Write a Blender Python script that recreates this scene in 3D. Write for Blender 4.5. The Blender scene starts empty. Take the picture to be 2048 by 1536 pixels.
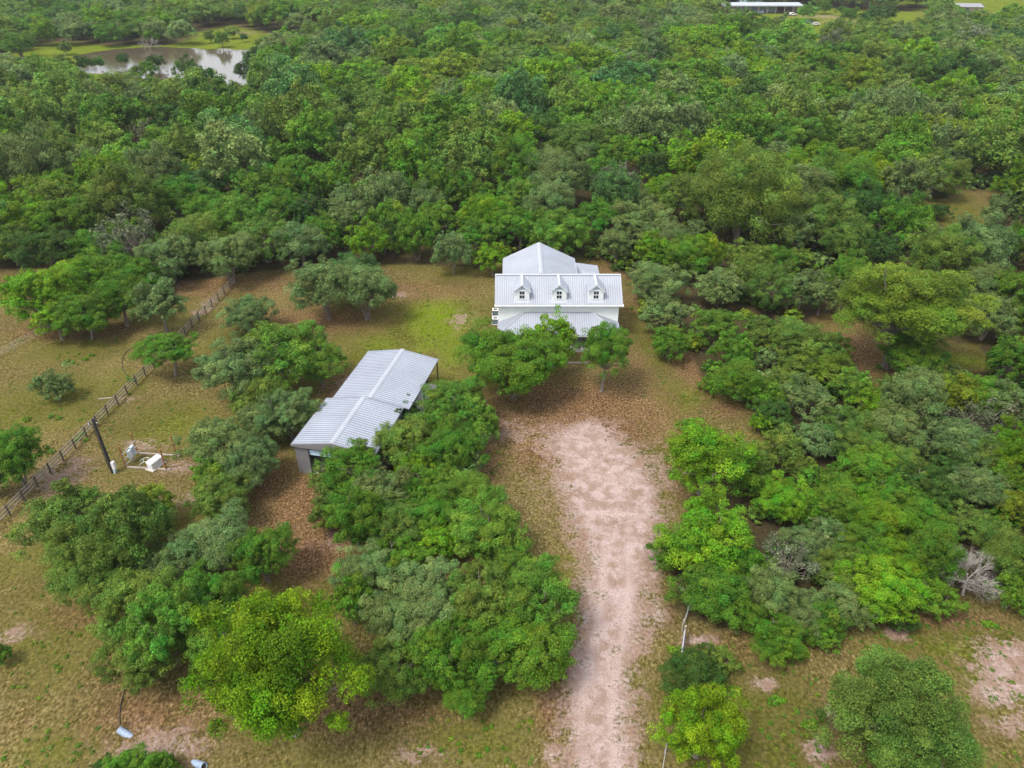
import bpy, bmesh, math, random
import numpy as np
from math import sin, cos, tan, atan, radians, degrees, pi, sqrt, hypot
from mathutils import Vector, Matrix

# ------------------------------------------------------------------ camera, sky, sun, exposure
F = 1470.0; TH = radians(33.0); H = 50.0
CT, ST = cos(TH), sin(TH)
scn = bpy.context.scene
cam_d = bpy.data.cameras.new("camera"); cam = bpy.data.objects.new("camera", cam_d)
scn.collection.objects.link(cam); scn.camera = cam
cam.location = (0, 0, H); cam.rotation_euler = (radians(90) - TH, 0, 0)
cam_d.sensor_width = 36; cam_d.lens = F / 2048 * 36; cam_d.clip_start = 0.5; cam_d.clip_end = 12000
world = bpy.data.worlds.new("World"); scn.world = world; world.use_nodes = True
wn = world.node_tree; sky = wn.nodes.new("ShaderNodeTexSky"); sky.sky_type = 'NISHITA'
SUN_EL, SUN_ROT = radians(60), radians(-128)
sky.sun_disc = False; sky.sun_elevation = SUN_EL; sky.sun_rotation = SUN_ROT
sky.air_density = 1.0; sky.dust_density = 6.0; sky.ozone_density = 1.0
wn.nodes['Background'].inputs[1].default_value = 0.15
# thin even cloud in front of the blue: the sky colour is mixed with the white of the cloud deck
cm = wn.nodes.new('ShaderNodeMix'); cm.data_type = 'RGBA'; cm.inputs[0].default_value = 0.6; cm.inputs[7].default_value = (5.2, 5.3, 5.5, 1)
wn.links.new(sky.outputs[0], cm.inputs[6]); wn.links.new(cm.outputs[2], wn.nodes['Background'].inputs[0])
sd = bpy.data.lights.new("sun", 'SUN'); sun = bpy.data.objects.new("sun", sd); scn.collection.objects.link(sun)
sd.energy = 1.8; sd.angle = radians(15); sd.color = (1.0, 0.95, 0.86)
sdir = Vector((sin(SUN_ROT) * cos(SUN_EL), cos(SUN_ROT) * cos(SUN_EL), sin(SUN_EL)))
sun.rotation_euler = sdir.to_track_quat('Z', 'Y').to_euler()
scn.view_settings.view_transform = 'Standard'; scn.view_settings.look = 'None'
scn.view_settings.gamma = 1; scn.view_settings.use_curve_mapping = False
scn.view_settings.exposure = 1.1
scn.cycles.max_bounces = 6; scn.cycles.diffuse_bounces = 3; scn.cycles.glossy_bounces = 2
scn.cycles.transmission_bounces = 2; scn.cycles.transparent_max_bounces = 4

# ------------------------------------------------------------------ measuring helpers
def G(px, py, z=0.0):
    x = (px - 1024) / F; y = -(py - 768) / F
    d = (x, y * ST + CT, y * CT - ST); t = (z - H) / d[2]
    return (d[0] * t, d[1] * t)
def P(X, Y, Z=0.0):
    dz = Z - H; zc = Y * CT - dz * ST; yv = Y * ST + dz * CT
    return (1024 + F * X / zc, 768 - F * yv / zc)
def depth(X, Y, Z=0.0): return Y * CT - (Z - H) * ST
def zat(px, py, Y):
    y = -(py - 768) / F; t = Y / (y * ST + CT); return H + t * (y * CT - ST)

# ------------------------------------------------------------------ materials
def nmat(name):
    m = bpy.data.materials.new(name); m.use_nodes = True
    return m, m.node_tree.nodes, m.node_tree.links, m.node_tree.nodes['Principled BSDF']
def noise(N, L, co, scale, detail=4, rough=0.55):
    n = N.new('ShaderNodeTexNoise'); n.inputs['Scale'].default_value = scale
    n.inputs['Detail'].default_value = detail; n.inputs['Roughness'].default_value = rough
    if co is not None: L.new(co, n.inputs['Vector'])
    return n.outputs['Fac']
def ramp(N, L, fac, stops):
    r = N.new('ShaderNodeValToRGB'); L.new(fac, r.inputs[0])
    while len(r.color_ramp.elements) < len(stops): r.color_ramp.elements.new(0.5)
    for e, (p, c) in zip(r.color_ramp.elements, stops):
        e.position = p; e.color = (c, c, c, 1) if not hasattr(c, '__len__') else (*c, 1)
    return r.outputs[0]
def mix(N, L, fac, a, b, bt='MIX'):
    m = N.new('ShaderNodeMix'); m.data_type = 'RGBA'; m.blend_type = bt
    for s, v in ((m.inputs[0], fac), (m.inputs[6], a), (m.inputs[7], b)):
        if isinstance(v, (int, float)): s.default_value = v
        elif isinstance(v, tuple): s.default_value = (*v, 1)
        else: L.new(v, s)
    return m.outputs[2]
def math_(N, L, op, a, b=0.0, clamp=False):
    m = N.new('ShaderNodeMath'); m.operation = op; m.use_clamp = clamp
    for s, v in ((m.inputs[0], a), (m.inputs[1], b)):
        if isinstance(v, (int, float)): s.default_value = v
        else: L.new(v, s)
    return m.outputs[0]
def bump(N, L, b, h, dist, strength=1.0):
    n = N.new('ShaderNodeBump'); n.inputs['Distance'].default_value = dist; n.inputs['Strength'].default_value = strength
    L.new(h, n.inputs['Height']); L.new(n.outputs[0], b.inputs['Normal'])
def plain(name, col, rough=0.7, metal=0.0, var=0.15, scale=3.0, spec=None, bumpd=0.0):
    m, N, L, b = nmat(name)
    co = N.new('ShaderNodeTexCoord').outputs['Object']
    n = noise(N, L, co, scale, 5)
    c0 = tuple(v * (1 - var) for v in col); c1 = tuple(min(1, v * (1 + var)) for v in col)
    L.new(ramp(N, L, n, [(0.3, c0), (0.7, c1)]), b.inputs['Base Color'])
    b.inputs['Roughness'].default_value = rough; b.inputs['Metallic'].default_value = metal
    if spec is not None: b.inputs['Specular IOR Level'].default_value = spec
    if bumpd: bump(N, L, b, n, bumpd)
    return m

def ground_material():
    m, N, L, b = nmat("ground_soil_grass")
    pos = N.new('ShaderNodeNewGeometry').outputs['Position']
    at = N.new('ShaderNodeAttribute'); at.attribute_name = 'zone'
    at2 = N.new('ShaderNodeAttribute'); at2.attribute_name = 'zone2'
    sp = N.new('ShaderNodeSeparateColor'); L.new(at.outputs['Color'], sp.inputs[0])
    sp2 = N.new('ShaderNodeSeparateColor'); L.new(at2.outputs['Color'], sp2.inputs[0])
    dirt, green, lit = sp.outputs[0], sp.outputs[1], sp.outputs[2]
    lush, wear, wood = sp2.outputs[0], sp2.outputs[1], sp2.outputs[2]
    nb = noise(N, L, pos, 0.12, 5, 0.6); nm = noise(N, L, pos, 0.7, 6, 0.65); nf = noise(N, L, pos, 3.2, 5, 0.7)
    nx = noise(N, L, pos, 8.0, 3, 0.7)
    mp = N.new('ShaderNodeMapping'); L.new(pos, mp.inputs[0]); mp.inputs['Scale'].default_value = (1, 0.7, 1); mp.inputs['Location'].default_value = (31, 7, 3)
    nf2 = noise(N, L, mp.outputs[0], 4.6, 4, 0.75)
    def edge(mask, spread=0.5, n=nm, sharp=3.0, gate=0.06):
        # mask broken up by noise: (mask + (n-0.5)*spread*2 - 0.5)*sharp + 0.5
        a = math_(N, L, 'SUBTRACT', n, 0.5); a = math_(N, L, 'MULTIPLY', a, spread * 4)
        c = math_(N, L, 'ADD', mask, a); c = math_(N, L, 'SUBTRACT', c, 0.5)
        c = math_(N, L, 'MULTIPLY', c, sharp); c = math_(N, L, 'ADD', c, 0.5, True)
        return math_(N, L, 'MULTIPLY', c, math_(N, L, 'MULTIPLY', math_(N, L, 'SUBTRACT', mask, gate), 4.0, True))
    mixn = math_(N, L, 'MULTIPLY', math_(N, L, 'ADD', nm, nf), 0.5)
    dry = ramp(N, L, nf2, [(0.36, (0.030, 0.028, 0.009)), (0.46, (0.085, 0.074, 0.030)), (0.56, (0.150, 0.126, 0.060)), (0.66, (0.280, 0.235, 0.145))])
    grass = ramp(N, L, nf, [(0.36, (0.032, 0.045, 0.007)), (0.5, (0.078, 0.090, 0.017)), (0.64, (0.150, 0.145, 0.045))])
    lushc = ramp(N, L, nf, [(0.36, (0.055, 0.100, 0.004)), (0.64, (0.140, 0.200, 0.014))])
    litc = ramp(N, L, nf2, [(0.34, (0.034, 0.019, 0.011)), (0.46, (0.092, 0.055, 0.033)), (0.57, (0.180, 0.112, 0.072)), (0.68, (0.34, 0.23, 0.165))])
    dirtc = ramp(N, L, nx, [(0.36, (0.215, 0.162, 0.150)), (0.5, (0.355, 0.277, 0.262)), (0.64, (0.45, 0.37, 0.355))])
    c = mix(N, L, edge(math_(N, L, 'MULTIPLY', green, 1.35), 0.6, mixn, 1.4), dry, grass)
    c = mix(N, L, edge(lush, 0.6, mixn, 2.5), c, lushc)
    c = mix(N, L, edge(math_(N, L, 'MULTIPLY', lit, 1.0), 0.5, mixn, 1.3, 0.10), c, litc)
    # broad tonal drift of the sward
    drift = ramp(N, L, nb, [(0.3, 0.78), (0.7, 1.18)])
    c = mix(N, L, 1.0, c, drift, 'MULTIPLY')
    c = mix(N, L, 1.0, c, (0.90, 0.86, 0.66), 'MULTIPLY')
    c = mix(N, L, edge(dirt, 0.95, mixn, 2.2), c, dirtc)
    # tan wash of leaf crumbs lying between the wheel tracks
    wash = ramp(N, L, nm, [(0.42, 0.0), (0.57, 0.8)]); wash = math_(N, L, 'MULTIPLY', wash, math_(N, L, 'SUBTRACT', 1.0, wear)); wash = math_(N, L, 'MULTIPLY', wash, math_(N, L, 'MULTIPLY', math_(N, L, 'ADD', dirt, 0.14), 1.6, True))
    c = mix(N, L, wash, c, mix(N, L, 0.5, litc, (0.20, 0.13, 0.085)))
    # fallen leaves and grit over bare soil
    c = mix(N, L, math_(N, L, 'MULTIPLY', wear, math_(N, L, 'MULTIPLY', ramp(N, L, nm, [(0.42, 0.0), (0.6, 1.0)]), 0.3)), c, (0.42, 0.335, 0.315))
    spk = ramp(N, L, nx, [(0.57, 0.0), (0.61, 1.0)])
    spk = math_(N, L, 'MULTIPLY', spk, math_(N, L, 'SUBTRACT', 1.0, math_(N, L, 'MULTIPLY', wear, 0.7)))
    c = mix(N, L, math_(N, L, 'MULTIPLY', spk, math_(N, L, 'ADD', math_(N, L, 'MULTIPLY', math_(N, L, 'MULTIPLY', dirt, 2.0, True), 0.55), 0.2)), c, (0.085, 0.056, 0.032))
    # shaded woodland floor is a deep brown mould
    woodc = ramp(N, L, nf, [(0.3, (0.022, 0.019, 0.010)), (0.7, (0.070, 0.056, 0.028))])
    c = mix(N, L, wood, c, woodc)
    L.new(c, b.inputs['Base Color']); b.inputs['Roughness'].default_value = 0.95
    b.inputs['Specular IOR Level'].default_value = 0.0
    bump(N, L, b, mixn, 0.35, 0.6)
    return m
M_GROUND = ground_material()

def foliage_material(name, trans=0.25):
    m, N, L, b = nmat(name)
    oi = N.new('ShaderNodeObjectInfo')
    at = N.new('ShaderNodeAttribute'); at.attribute_name = 'tint'
    sp = N.new('ShaderNodeSeparateColor'); L.new(at.outputs['Color'], sp.inputs[0])
    # tint.r: single leaf value, tint.g: bough value, tint.b: hue shift
    v = math_(N, L, 'MULTIPLY', sp.outputs[0], sp.outputs[1])
    v = math_(N, L, 'MULTIPLY', v, 2.0)
    hs = N.new('ShaderNodeHueSaturation'); L.new(oi.outputs['Color'], hs.inputs['Color'])
    L.new(v, hs.inputs['Value']); L.new(sp.outputs[2], hs.inputs['Hue'])
    L.new(hs.outputs[0], b.inputs['Base Color']); b.inputs['Roughness'].default_value = 0.65
    b.inputs['Specular IOR Level'].default_value = 0.12
    tr = N.new('ShaderNodeBsdfTranslucent'); L.new(hs.outputs[0], tr.inputs[0])
    ms = N.new('ShaderNodeMixShader'); ms.inputs[0].default_value = trans
    L.new(b.outputs[0], ms.inputs[1]); L.new(tr.outputs[0], ms.inputs[2])
    L.new(ms.outputs[0], N['Material Output'].inputs[0])
    return m
M_LEAF = foliage_material("leaves")
def stuff_leaf():
    m, N, L, b = nmat("leaves_far")
    at = N.new('ShaderNodeAttribute'); at.attribute_name = 'tint'
    L.new(at.outputs['Color'], b.inputs['Base Color']); b.inputs['Roughness'].default_value = 0.6
    b.inputs['Specular IOR Level'].default_value = 0.2
    tr = N.new('ShaderNodeBsdfTranslucent'); L.new(at.outputs['Color'], tr.inputs[0])
    ms = N.new('ShaderNodeMixShader'); ms.inputs[0].default_value = 0.25
    L.new(b.outputs[0], ms.inputs[1]); L.new(tr.outputs[0], ms.inputs[2])
    L.new(ms.outputs[0], N['Material Output'].inputs[0]); return m
M_LEAFFAR = stuff_leaf()
M_LEAFINST = foliage_material("leaves_of_the_wood")
_n = next(n for n in M_LEAFINST.node_tree.nodes if n.type == 'OBJECT_INFO')
_a = M_LEAFINST.node_tree.nodes.new('ShaderNodeAttribute'); _a.attribute_type = 'INSTANCER'; _a.attribute_name = 'tree_color'
for l in list(M_LEAFINST.node_tree.links):
    if l.from_node == _n: s_ = l.to_socket; M_LEAFINST.node_tree.links.remove(l); M_LEAFINST.node_tree.links.new(_a.outputs['Color'], s_)
M_BARK = plain("bark", (0.15, 0.125, 0.105), 0.9, var=0.4, scale=6)
M_DEAD = plain("dead_wood", (0.25, 0.225, 0.21), 0.85, var=0.25, scale=4)
def roof_material(name, col, streak=0.12):
    m, N, L, b = nmat(name)
    co = N.new('ShaderNodeTexCoord').outputs['Object']
    n1 = noise(N, L, co, 0.35, 4, 0.6); n2 = noise(N, L, co, 3.0, 4, 0.6)
    v = ramp(N, L, n1, [(0.3, 1 - streak), (0.7, 1.05)])
    v2 = ramp(N, L, n2, [(0.3, 0.96), (0.7, 1.04)])
    c = mix(N, L, 1.0, col, v, 'MULTIPLY'); c = mix(N, L, 1.0, c, v2, 'MULTIPLY')
    L.new(c, b.inputs['Base Color']); b.inputs['Metallic'].default_value = 0.15
    b.inputs['Roughness'].default_value = 0.55; return m
M_ROOF = roof_material("galvanised_roof", (0.285, 0.31, 0.36))
M_RIB_SHADE = roof_material("roof_rib", (0.20, 0.22, 0.27))  # darker than the sheet: the ribs' shading stripes are put into the colour
M_CAP = roof_material("ridge_cap", (0.32, 0.345, 0.39), 0.05)
M_BROOF = roof_material("barn_roof", (0.31, 0.35, 0.41))
M_SIDING = plain("white_siding", (0.66, 0.70, 0.68), 0.6, var=0.06, scale=1.5)
M_TRIM = plain("white_trim", (0.70, 0.73, 0.74), 0.5, var=0.03)
M_GLASS = plain("window_glass", (0.02, 0.03, 0.045), 0.08, var=0.2, scale=0.8, spec=0.6)
M_STEEL = plain("barn_steel", (0.22, 0.22, 0.235), 0.5, 0.3, var=0.08, scale=1.2)
M_DARK = plain("black_iron", (0.02, 0.02, 0.022), 0.5)
M_CONC = plain("concrete", (0.42, 0.40, 0.38), 0.9, var=0.12, scale=1.2)
M_WOOD = plain("weathered_board", (0.27, 0.235, 0.195), 0.9, var=0.3, scale=2.5)
M_DKPOST = plain("dark_fence_post", (0.07, 0.06, 0.05), 0.9, var=0.3)
M_POST = plain("brown_post", (0.24, 0.10, 0.035), 0.85, var=0.25, scale=3)
M_TIMBER = plain("grey_timber", (0.26, 0.22, 0.19), 0.9, var=0.2, scale=3)
M_POLE = plain("tarred_pole", (0.022, 0.02, 0.022), 0.8, var=0.3)
M_GALV = plain("galvanised_pipe", (0.5, 0.52, 0.55), 0.4, 0.5, var=0.1)
M_BOX = plain("panel_box", (0.40, 0.48, 0.53), 0.5, 0.1, var=0.08)
M_WHITE = plain("white_plastic", (0.66, 0.66, 0.65), 0.45, var=0.04)
M_BLUE = plain("pale_blue_door", (0.40, 0.55, 0.66), 0.5, var=0.1)
M_PIPE = plain("plastic_culvert", (0.25, 0.32, 0.43), 0.55, var=0.14, scale=4)
M_HOSE = plain("black_hose", (0.02, 0.02, 0.02), 0.6)
M_RUST = plain("rusty_sheet", (0.20, 0.14, 0.13), 0.8, var=0.4, scale=0.4)
M_TYRE = plain("tyre", (0.02, 0.02, 0.02), 0.8)
def water_material():
    m, N, L, b = nmat("pond_water")
    pos = N.new('ShaderNodeNewGeometry').outputs['Position']
    b.inputs['Base Color'].default_value = (0.075, 0.058, 0.038, 1); b.inputs['Roughness'].default_value = 0.09
    b.inputs['IOR'].default_value = 1.33; b.inputs['Specular IOR Level'].default_value = 0.9
    bump(N, L, b, noise(N, L, pos, 0.5, 3), 0.04, 0.5); return m
M_WATER = water_material()

# ------------------------------------------------------------------ mesh helpers
COL = scn.collection
class MB:
    def __init__(s): s.v = []; s.f = []; s.m = []
    def add(s, vs, fs, mi=0):
        o = len(s.v); s.v += [tuple(v) for v in vs]
        for f in fs: s.f.append(tuple(i + o for i in f)); s.m.append(mi)
        return s
    def box(s, x0, x1, y0, y1, z0, z1, mi=0):
        return s.add([(x0, y0, z0), (x1, y0, z0), (x1, y1, z0), (x0, y1, z0), (x0, y0, z1), (x1, y0, z1), (x1, y1, z1), (x0, y1, z1)],
                     [(0, 3, 2, 1), (4, 5, 6, 7), (0, 1, 5, 4), (1, 2, 6, 5), (2, 3, 7, 6), (3, 0, 4, 7)], mi)
    def slab(s, pts, t, mi=0):
        """polygon (any plane) given thickness t downwards along z"""
        n = len(pts); vs = [tuple(p) for p in pts] + [(p[0], p[1], p[2] - t) for p in pts]
        fs = [tuple(range(n)), tuple(range(2 * n - 1, n - 1, -1))]
        fs += [(i, i + n, (i + 1) % n + n, (i + 1) % n) for i in range(n)]
        return s.add(vs, fs, mi)
    def prism(s, prof, axis, a0, a1, mi=0):
        """profile of (u,z) pairs pushed along axis: 'x' (u is y) or 'y' (u is x)"""
        mk = (lambda a, u, z: (a, u, z)) if axis == 'x' else (lambda a, u, z: (u, a, z))
        n = len(prof); vs = [mk(a0, u, z) for u, z in prof] + [mk(a1, u, z) for u, z in prof]
        fs = [tuple(range(n)), tuple(range(2 * n - 1, n - 1, -1))] + [(i, i + n, (i + 1) % n + n, (i + 1) % n) for i in range(n)]
        return s.add(vs, fs, mi)
    def tube(s, p0, p1, r0, r1=None, n=8, cap=True, mi=0):
        r1 = r0 if r1 is None else r1
        p0 = Vector(p0); p1 = Vector(p1); d = (p1 - p0)
        if d.length < 1e-6: return s
        d.normalize(); a = d.orthogonal().normalized(); b = d.cross(a)
        vs = [p0 + (a * cos(2 * pi * i / n) + b * sin(2 * pi * i / n)) * r0 for i in range(n)]
        vs += [p1 + (a * cos(2 * pi * i / n) + b * sin(2 * pi * i / n)) * r1 for i in range(n)]
        fs = [(i, (i + 1) % n, (i + 1) % n + n, i + n) for i in range(n)]
        if cap: fs += [tuple(range(n - 1, -1, -1)), tuple(range(n, 2 * n))]
        return s.add(vs, fs, mi)
    def path(s, pts, r, n=6, mi=0):
        for a, b in zip(pts[:-1], pts[1:]):
            ra = r if not hasattr(r, '__len__') else r[0]
            s.tube(a, b, ra, ra, n, True, mi)
        return s
    def build(s, name, mats, parent=None, smooth=False, bevel=0.0):
        me = bpy.data.meshes.new(name); me.from_pydata(s.v, [], s.f)
        if not isinstance(mats, (list, tuple)): mats = [mats]
        for m in mats: me.materials.append(m)
        me.polygons.foreach_set('material_index', s.m)
        bm = bmesh.new(); bm.from_mesh(me); bmesh.ops.recalc_face_normals(bm, faces=bm.faces)
        if bevel: bmesh.ops.bevel(bm, geom=list(bm.edges), offset=bevel, segments=2, affect='EDGES')
        bm.to_mesh(me); bm.free()
        if smooth: me.polygons.foreach_set('use_smooth', [True] * len(me.polygons))
        me.update()
        o = bpy.data.objects.new(name, me); COL.objects.link(o)
        if parent: o.parent = parent
        return o
def tag(o, label=None, cat=None, group=None, kind=None):
    if label: o['label'] = label
    if cat: o['category'] = cat
    if group: o['group'] = group
    if kind: o['kind'] = kind
    return o
def empty(name, loc, label=None, cat=None, group=None, rz=0.0):
    o = bpy.data.objects.new(name, None); COL.objects.link(o); o.location = loc
    o.rotation_euler = (0, 0, rz); o.empty_display_size = 0.5
    return tag(o, label, cat, group)
def copy_tree(o, parent=None):
    c = o.copy(); COL.objects.link(c); c.parent = parent
    for ch in o.children: copy_tree(ch, c)
    return c

# ------------------------------------------------------------------ ground sheet with zones
rng = np.random.default_rng(7)
def vnoise(X, Y, s, seed=0):
    """smooth value noise, vectorised"""
    x = X / s + 1000 + seed * 17.3; y = Y / s + 1000 + seed * 9.1
    xi = np.floor(x).astype(np.int64); yi = np.floor(y).astype(np.int64); fx = x - xi; fy = y - yi
    fx = fx * fx * (3 - 2 * fx); fy = fy * fy * (3 - 2 * fy)
    def h(a, b):
        n = (a * 374761393 + b * 668265263 + seed * 2147483) & 0xffffffff
        n = ((n ^ (n >> 13)) * 1274126177) & 0xffffffff
        return ((n ^ (n >> 16)) & 0xffff) / 65535.0
    return (h(xi, yi) * (1 - fx) + h(xi + 1, yi) * fx) * (1 - fy) + (h(xi, yi + 1) * (1 - fx) + h(xi + 1, yi + 1) * fx) * fy
def wpoly(px): return [G(*p) for p in px]
def inpoly(X, Y, poly):
    ins = np.zeros(np.shape(X), bool); n = len(poly)
    for i in range(n):
        x0, y0 = poly[i]; x1, y1 = poly[(i + 1) % n]
        if y0 == y1: continue
        c = ((y0 > Y) != (y1 > Y)) & (X < (x1 - x0) * (Y - y0) / (y1 - y0) + x0)
        ins ^= c
    return ins
def blobs(X, Y, lst):
    out = np.zeros(np.shape(X))
    for b in lst:
        px, py, rx, ry = b[:4]; w = b[4] if len(b) > 4 else 1.0
        cx, cy = G(px, py); d = depth(cx, cy); sx = rx * d / F
        sy = abs(G(px, py - ry)[1] - G(px, py + ry)[1]) / 2
        r = ((X - cx) / sx) ** 2 + ((Y - cy) / sy) ** 2
        out = np.maximum(out, w * np.exp(-r * 0.9))
    return out
# centre line and half width of the dirt track, measured along Y
DRV = [(18, 5.6, 2.5), (28, 6.0, 2.5), (33.4, 6.5, 2.6), (37, 7.4, 2.6), (41, 8.5, 2.7), (45, 9.3, 2.9), (49, 9.8, 3.3), (53, 10.2, 3.7), (57, 10.3, 4.2), (61, 9.9, 4.6), (64.5, 9.2, 4.2), (67, 8.6, 2.6), (69, 8.3, 0.3)]
DY = [d[0] for d in DRV]; DC = [d[1] for d in DRV]; DW = [d[2] for d in DRV]
def drive_mask(X, Y):
    c = np.interp(Y, DY, DC); w = np.interp(Y, DY, DW)
    dd = w - np.abs(X - c) + (vnoise(X, Y, 1.6, 3) - 0.5) * 1.3 + (vnoise(X, Y, 0.5, 5) - 0.5) * 0.6
    return np.where((Y > 69) | (Y < 10), -3.0, dd)
DIRT = [(1010, 860, 70, 30, .4), (1330, 930, 40, 60, .35), (1180, 900, 60, 50, .35), (1190, 960, 120, 90, .45), (1120, 880, 70, 40, .55), (1250, 1000, 70, 80, .5), (1530, 1365, 22, 14, 1), (1400, 1283, 30, 13, .9), (1640, 1500, 26, 26, .95), (1665, 1420, 16, 22, .8), (1792, 1265, 22, 16, .9),
        (2045, 1345, 80, 62, 1.15), (1990, 1385, 45, 34, .85), (2030, 1450, 60, 20, .6), (700, 800, 25, 25, .0), (690, 775, 22, 20, .6), (660, 1080, 40, 25, .4), (355, 935, 40, 14, .55), (290, 890, 45, 12, .55),
        (120, 950, 60, 40, .5), (25, 1270, 40, 18, .6), (320, 1490, 110, 40, .62), (830, 1510, 60, 26, .45), (1190, 850, 60, 22, .45), (350, 1000, 60, 20, .4), (250, 800, 30, 10, .4),
        (410, 615, 22, 22, .45), (350, 560, 40, 30, .3), (800, 590, 22, 8, .5), (925, 640, 24, 18, .5), (1040, 870, 60, 18, .5), (1100, 1510, 16, 20, .6), (1300, 1130, 22, 40, .5), (1320, 1230, 16, 30, .4),
        (1650, 33, 60, 4, .5), (1690, 44, 60, 4, .5), (1930, 28, 60, 6, .8), (480, 66, 30, 5, .5)]
GREEN = [(1980, 1290, 120, 40, .9), (1250, 1400, 40, 80, .5), (1560, 1500, 120, 60, .8), (850, 650, 110, 60, 1), (740, 720, 90, 50, .8), (330, 850, 110, 60, .8), (100, 800, 130, 70, .75), (150, 700, 140, 40, .6), (30, 830, 90, 70, .7), (450, 690, 60, 60, .7), (1300, 680, 40, 80, .7), (1370, 790, 70, 40, .8),
         (960, 1480, 130, 50, .75), (120, 1320, 90, 90, .5), (120, 1500, 100, 60, .6), (60, 1200, 60, 60, .4), (1560, 1420, 120, 90, .7), (1900, 1290, 170, 50, .9), (1950, 1340, 60, 60, .9), (1480, 1340, 80, 60, .5), (1900, 1530, 200, 40, .5),
         (1900, 430, 110, 40, .9), (1940, 500, 50, 40, .9), (1300, 1200, 35, 60, .4), (250, 940, 70, 40, .4), (870, 560, 90, 20, .3), (1930, 720, 60, 20, 1), (1000, 940, 30, 60, .35), (480, 600, 60, 40, .5)]
LUSH = [(880, 640, 80, 46, .95), (760, 690, 60, 30, .6), (905, 700, 40, 50, .7), (860, 690, 60, 20, .6), (905, 610, 40, 12, .5), (1375, 810, 40, 20, .45), (1960, 1370, 25, 30, .6), (1380, 790, 30, 20, .5), (1910, 1300, 80, 25, .5), (350, 850, 50, 30, .45),
        (170, 715, 8, 5, .8), (45, 840, 12, 6, .8), (120, 838, 12, 5, .8), (160, 878, 10, 5, .8), (1940, 500, 40, 30, .5), (1920, 720, 60, 18, .6)]
LITTER = [(1180, 850, 170, 50, 1.0), (1080, 900, 70, 50, .8), (1300, 830, 70, 50, .7), (1150, 810, 200, 60, .95), (1050, 850, 100, 50, .8), (1280, 740, 40, 60, .5), (600, 1010, 90, 90, .9), (620, 1100, 90, 70, 1), (700, 800, 60, 60, .9), (640, 640, 160, 30, .75), (850, 580, 120, 25, .6), (980, 940, 40, 80, .55), (1000, 1080, 60, 60, .7),
          (1060, 1140, 60, 40, .6), (540, 960, 60, 60, .8), (300, 1430, 150, 60, .7), (700, 1420, 180, 60, .7), (1100, 1400, 30, 90, .8), (450, 1230, 150, 70, .5), (1400, 740, 60, 50, .8), (1450, 820, 60, 20, .7), (1700, 700, 90, 60, .8),
          (1360, 960, 40, 60, .5), (1450, 1300, 90, 40, .5), (1850, 1240, 200, 22, .7), (1340, 1220, 30, 50, .4), (150, 660, 150, 22, .7), (400, 570, 120, 30, .7), (540, 570, 80, 30, .6), (340, 710, 60, 20, .6), (1240, 540, 60, 20, .8), (1500, 600, 260, 60, .8),
          (40, 1440, 60, 60, .35), (170, 1230, 120, 40, .5), (230, 1350, 80, 60, .4), (1800, 1320, 150, 30, .4)]
CLEAR_PX = [
    [(-600, 548), (120, 548), (300, 585), (470, 560), (600, 545), (800, 540), (960, 548), (1010, 525), (1200, 525), (1290, 590), (1290, 640), (1400, 740), (1420, 790), (1560, 870), (1400, 960), (1340, 1100), (1380, 1290), (1640, 1330), (1990, 1235), (2700, 1240), (2700, 3000), (-1200, 3000)],
    [(1800, 392), (1900, 400), (1992, 383), (1985, 430), (1962, 480), (1978, 545), (1925, 548), (1900, 500), (1900, 450), (1840, 430)],
    [(-60, 120), (40, 104), (110, 84), (230, 92), (330, 92), (385, 66), (450, 48), (530, 66), (700, 76), (690, 92), (525, 100), (505, 150), (490, 208), (400, 210), (300, 200), (215, 192), (190, 172), (60, 165), (-60, 165)],
    [(1440, 12), (1640, 16), (1800, 24), (1900, 12), (2120, 5), (2120, 50), (1960, 62), (1850, 66), (1790, 90), (1740, 104), (1620, 104), (1570, 76), (1425, 68)],
    [(1760, -30), (2200, -30), (2200, 4), (1900, 10), (1760, 8)],
    [(1630, 640), (1740, 650), (1800, 700), (1800, 745), (1730, 790), (1680, 740)],
    [(1880, 700), (1985, 705), (1985, 740), (1880, 745)],
]
CLEAR = [wpoly(p) for p in CLEAR_PX]
def cleared(X, Y):
    c = np.zeros(np.shape(X), bool)
    for p in CLEAR: c |= inpoly(X, Y, p)
    return c
FIELD_FAR = [wpoly(CLEAR_PX[i]) for i in (2, 3, 4)]
def zones(X, Y):
    dm = drive_mask(X, Y)
    top = np.clip((Y - 54) * 0.055, 0, .6)
    dirt = np.clip(blobs(X, Y, DIRT) + np.clip(dm * (0.24 - top * .15) + 0.46 - top * .28, 0, 1.1), 0, 1.15)
    green = blobs(X, Y, GREEN); lush = blobs(X, Y, LUSH); lit = blobs(X, Y, LITTER)
    green = np.maximum(green, .20 + .45 * (vnoise(X, Y, 11, 12) > .5) * vnoise(X, Y, 5, 13)) - .35 * np.clip(lit - .45, 0, 1)
    far = np.zeros(np.shape(X))
    for p in FIELD_FAR: far = np.maximum(far, inpoly(X, Y, p))
    green = np.maximum(green, far); green = np.maximum(green, far * 1.2); lush = np.maximum(lush, far * 1.2)
    c = np.interp(Y, DY, DC)
    tr = np.exp(-((np.abs(X - c + 0.1) - 1.15) / 0.38) ** 2) * np.clip((54 - Y) / 10, 0, 1) * (.35 + .65 * vnoise(X, Y, 6, 21)) * (.6 + .4 * vnoise(X, Y, 1.7, 22))
    wear = np.clip(tr + 0.3 * vnoise(X, Y, 2.6, 23) * (dm > 0.5), 0, 1)
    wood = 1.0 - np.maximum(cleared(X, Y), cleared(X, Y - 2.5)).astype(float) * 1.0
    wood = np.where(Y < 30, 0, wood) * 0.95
    return dirt, green, lit, lush, wear, wood
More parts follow.
